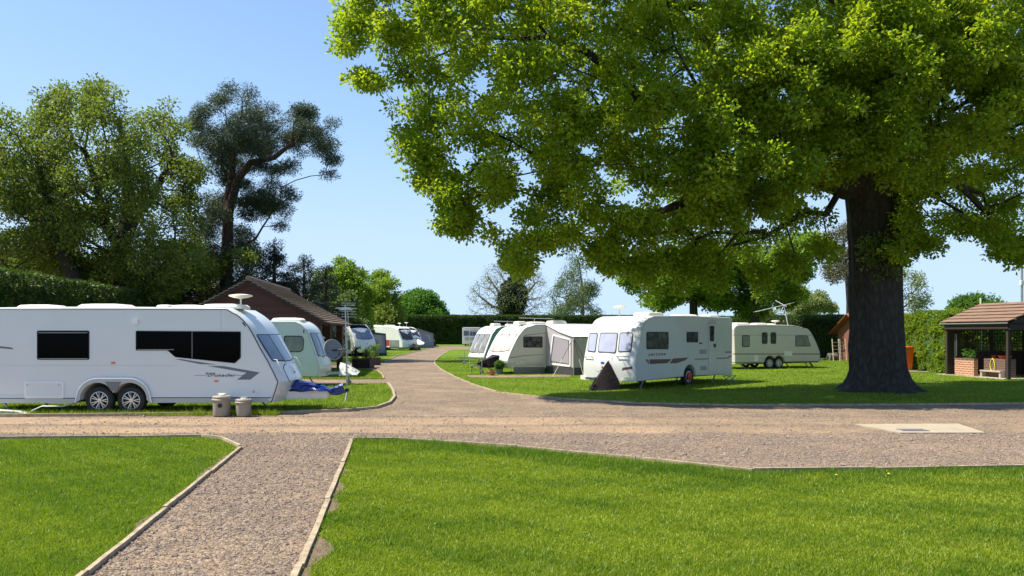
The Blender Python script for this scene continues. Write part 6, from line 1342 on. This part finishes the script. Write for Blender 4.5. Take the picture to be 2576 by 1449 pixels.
Z = 78
LT('pale blossoming tree behind the beige caravan nose', [(1925, 790), (1950, 765), (1970, 740), (2010, 715), (2060, 735), (2075, 760), (2098, 775), (2095, 795), (1930, 800)], Z, 3, 280, 44, .5, .2, .6, 'pale', [[T(2020, 890, Z, .15), T(2020, 800, Z, .12), T(2015, 750, Z, .06)]], group='far trees right', thresh=-.1, seed=13, zmin=1.5, r0=.012)
LT('thin bronze tinted tree just left of the oak trunk', [(2078, 560), (2110, 548), (2150, 560), (2165, 640), (2160, 700), (2150, 770), (2110, 765), (2098, 720), (2075, 680), (2085, 620)], Z, 3.5, 260, 30, .6, .2, .5, 'brownleaf', [[T(2135, 890, Z, .3), T(2135, 760, Z, .22), T(2125, 640, Z, .12), T(2120, 570, Z, .05)]], group='far trees right', thresh=.0, nscale=.6, seed=14, zmin=2, r0=.016)
LT('sparse pale tree just right of the oak trunk', [(2235, 690), (2262, 650), (2290, 670), (2310, 690), (2330, 700), (2322, 730), (2335, 765), (2300, 782), (2240, 785)], Z, 3, 190, 26, .6, .2, .5, 'pale', [[T(2250, 890, Z, .25), T(2252, 780, Z, .18), T(2260, 700, Z, .08)], [T(2252, 790, Z, .1), T(2300, 750, Z, .05)]], group='far trees right', thresh=.0, nscale=.6, seed=15, zmin=2, r0=.014)
LT('low green bush with twiggy top behind the shelter', [(2398, 775), (2410, 755), (2450, 745), (2480, 742), (2525, 752), (2530, 775), (2500, 800), (2400, 800)], 55, 2.2, 260, 40, .4, .17, .6, 'mid', [[T(2460, 905, 55, .12), T(2460, 800, 55, .1), T(2460, 760, 55, .04)]], group='far trees right', thresh=-.1, seed=16, zmin=1.5, r0=.01)

# ================================================================ camera, sun, sky
cam = bpy.data.cameras.new('camera'); co = bpy.data.objects.new('camera', cam); COL.objects.link(co); co.location = (0, 0, EYE); co.rotation_euler = (R(90), 0, 0)
cam.sensor_width = 36; cam.lens = 36 * FL / 2576; cam.shift_y = (H0 - 724.5) / 2576; cam.clip_start = .1; cam.clip_end = 4000; SC.camera = co
EL = R(58); sv = Vector((-math.cos(EL) * .9995, math.cos(EL) * .03, math.sin(EL)))
sl = bpy.data.lights.new('sun', 'SUN'); sl.energy = 5.0; sl.angle = R(.53); sl.color = (1, .93, .80); so = bpy.data.objects.new('sun', sl); COL.objects.link(so); so.rotation_euler = sv.to_track_quat('Z', 'Y').to_euler(); so.location = (-40, 0, 60)
W = bpy.data.worlds.new('World'); SC.world = W; W.use_nodes = True; nt = W.node_tree; sk = nt.nodes.new('ShaderNodeTexSky'); sk.sky_type = 'NISHITA'; sk.sun_disc = False; sk.sun_elevation = EL; sk.sun_rotation = math.atan2(sv.x, sv.y)
sk.altitude = 0; sk.air_density = .82; sk.dust_density = .3; sk.ozone_density = 3.0
bg = nt.nodes['Background']; bg.inputs[1].default_value = .15
sp = nt.nodes.new('ShaderNodeSeparateXYZ'); cb = nt.nodes.new('ShaderNodeCombineXYZ'); nt.links.new(sk.outputs[0], sp.inputs[0])   # soft limit so the low sky keeps its pale blue
def wm(op, x, y):
    n = nt.nodes.new('ShaderNodeMath'); n.operation = op
    for i, q in enumerate((x, y)):
        if isinstance(q, (int, float)): n.inputs[i].default_value = q
        else: nt.links.new(q, n.inputs[i])
    return n.outputs[0]
for i, lim in enumerate((2.5, 3.35, 4.6)):
    x = sp.outputs[i]; nt.links.new(wm('MULTIPLY', x, wm('POWER', wm('ADD', 1.0, wm('POWER', wm('DIVIDE', x, lim), 5.0)), -.2)), cb.inputs[i])
nt.links.new(cb.outputs[0], bg.inputs[0])
SC.view_settings.view_transform = 'Standard'; SC.view_settings.look = 'None'; SC.view_settings.gamma = 1; SC.view_settings.exposure = .8; SC.view_settings.use_curve_mapping = False
SC.cycles.use_denoising = True; SC.cycles.max_bounces = 8; SC.cycles.diffuse_bounces = 4; SC.cycles.transmission_bounces = 4
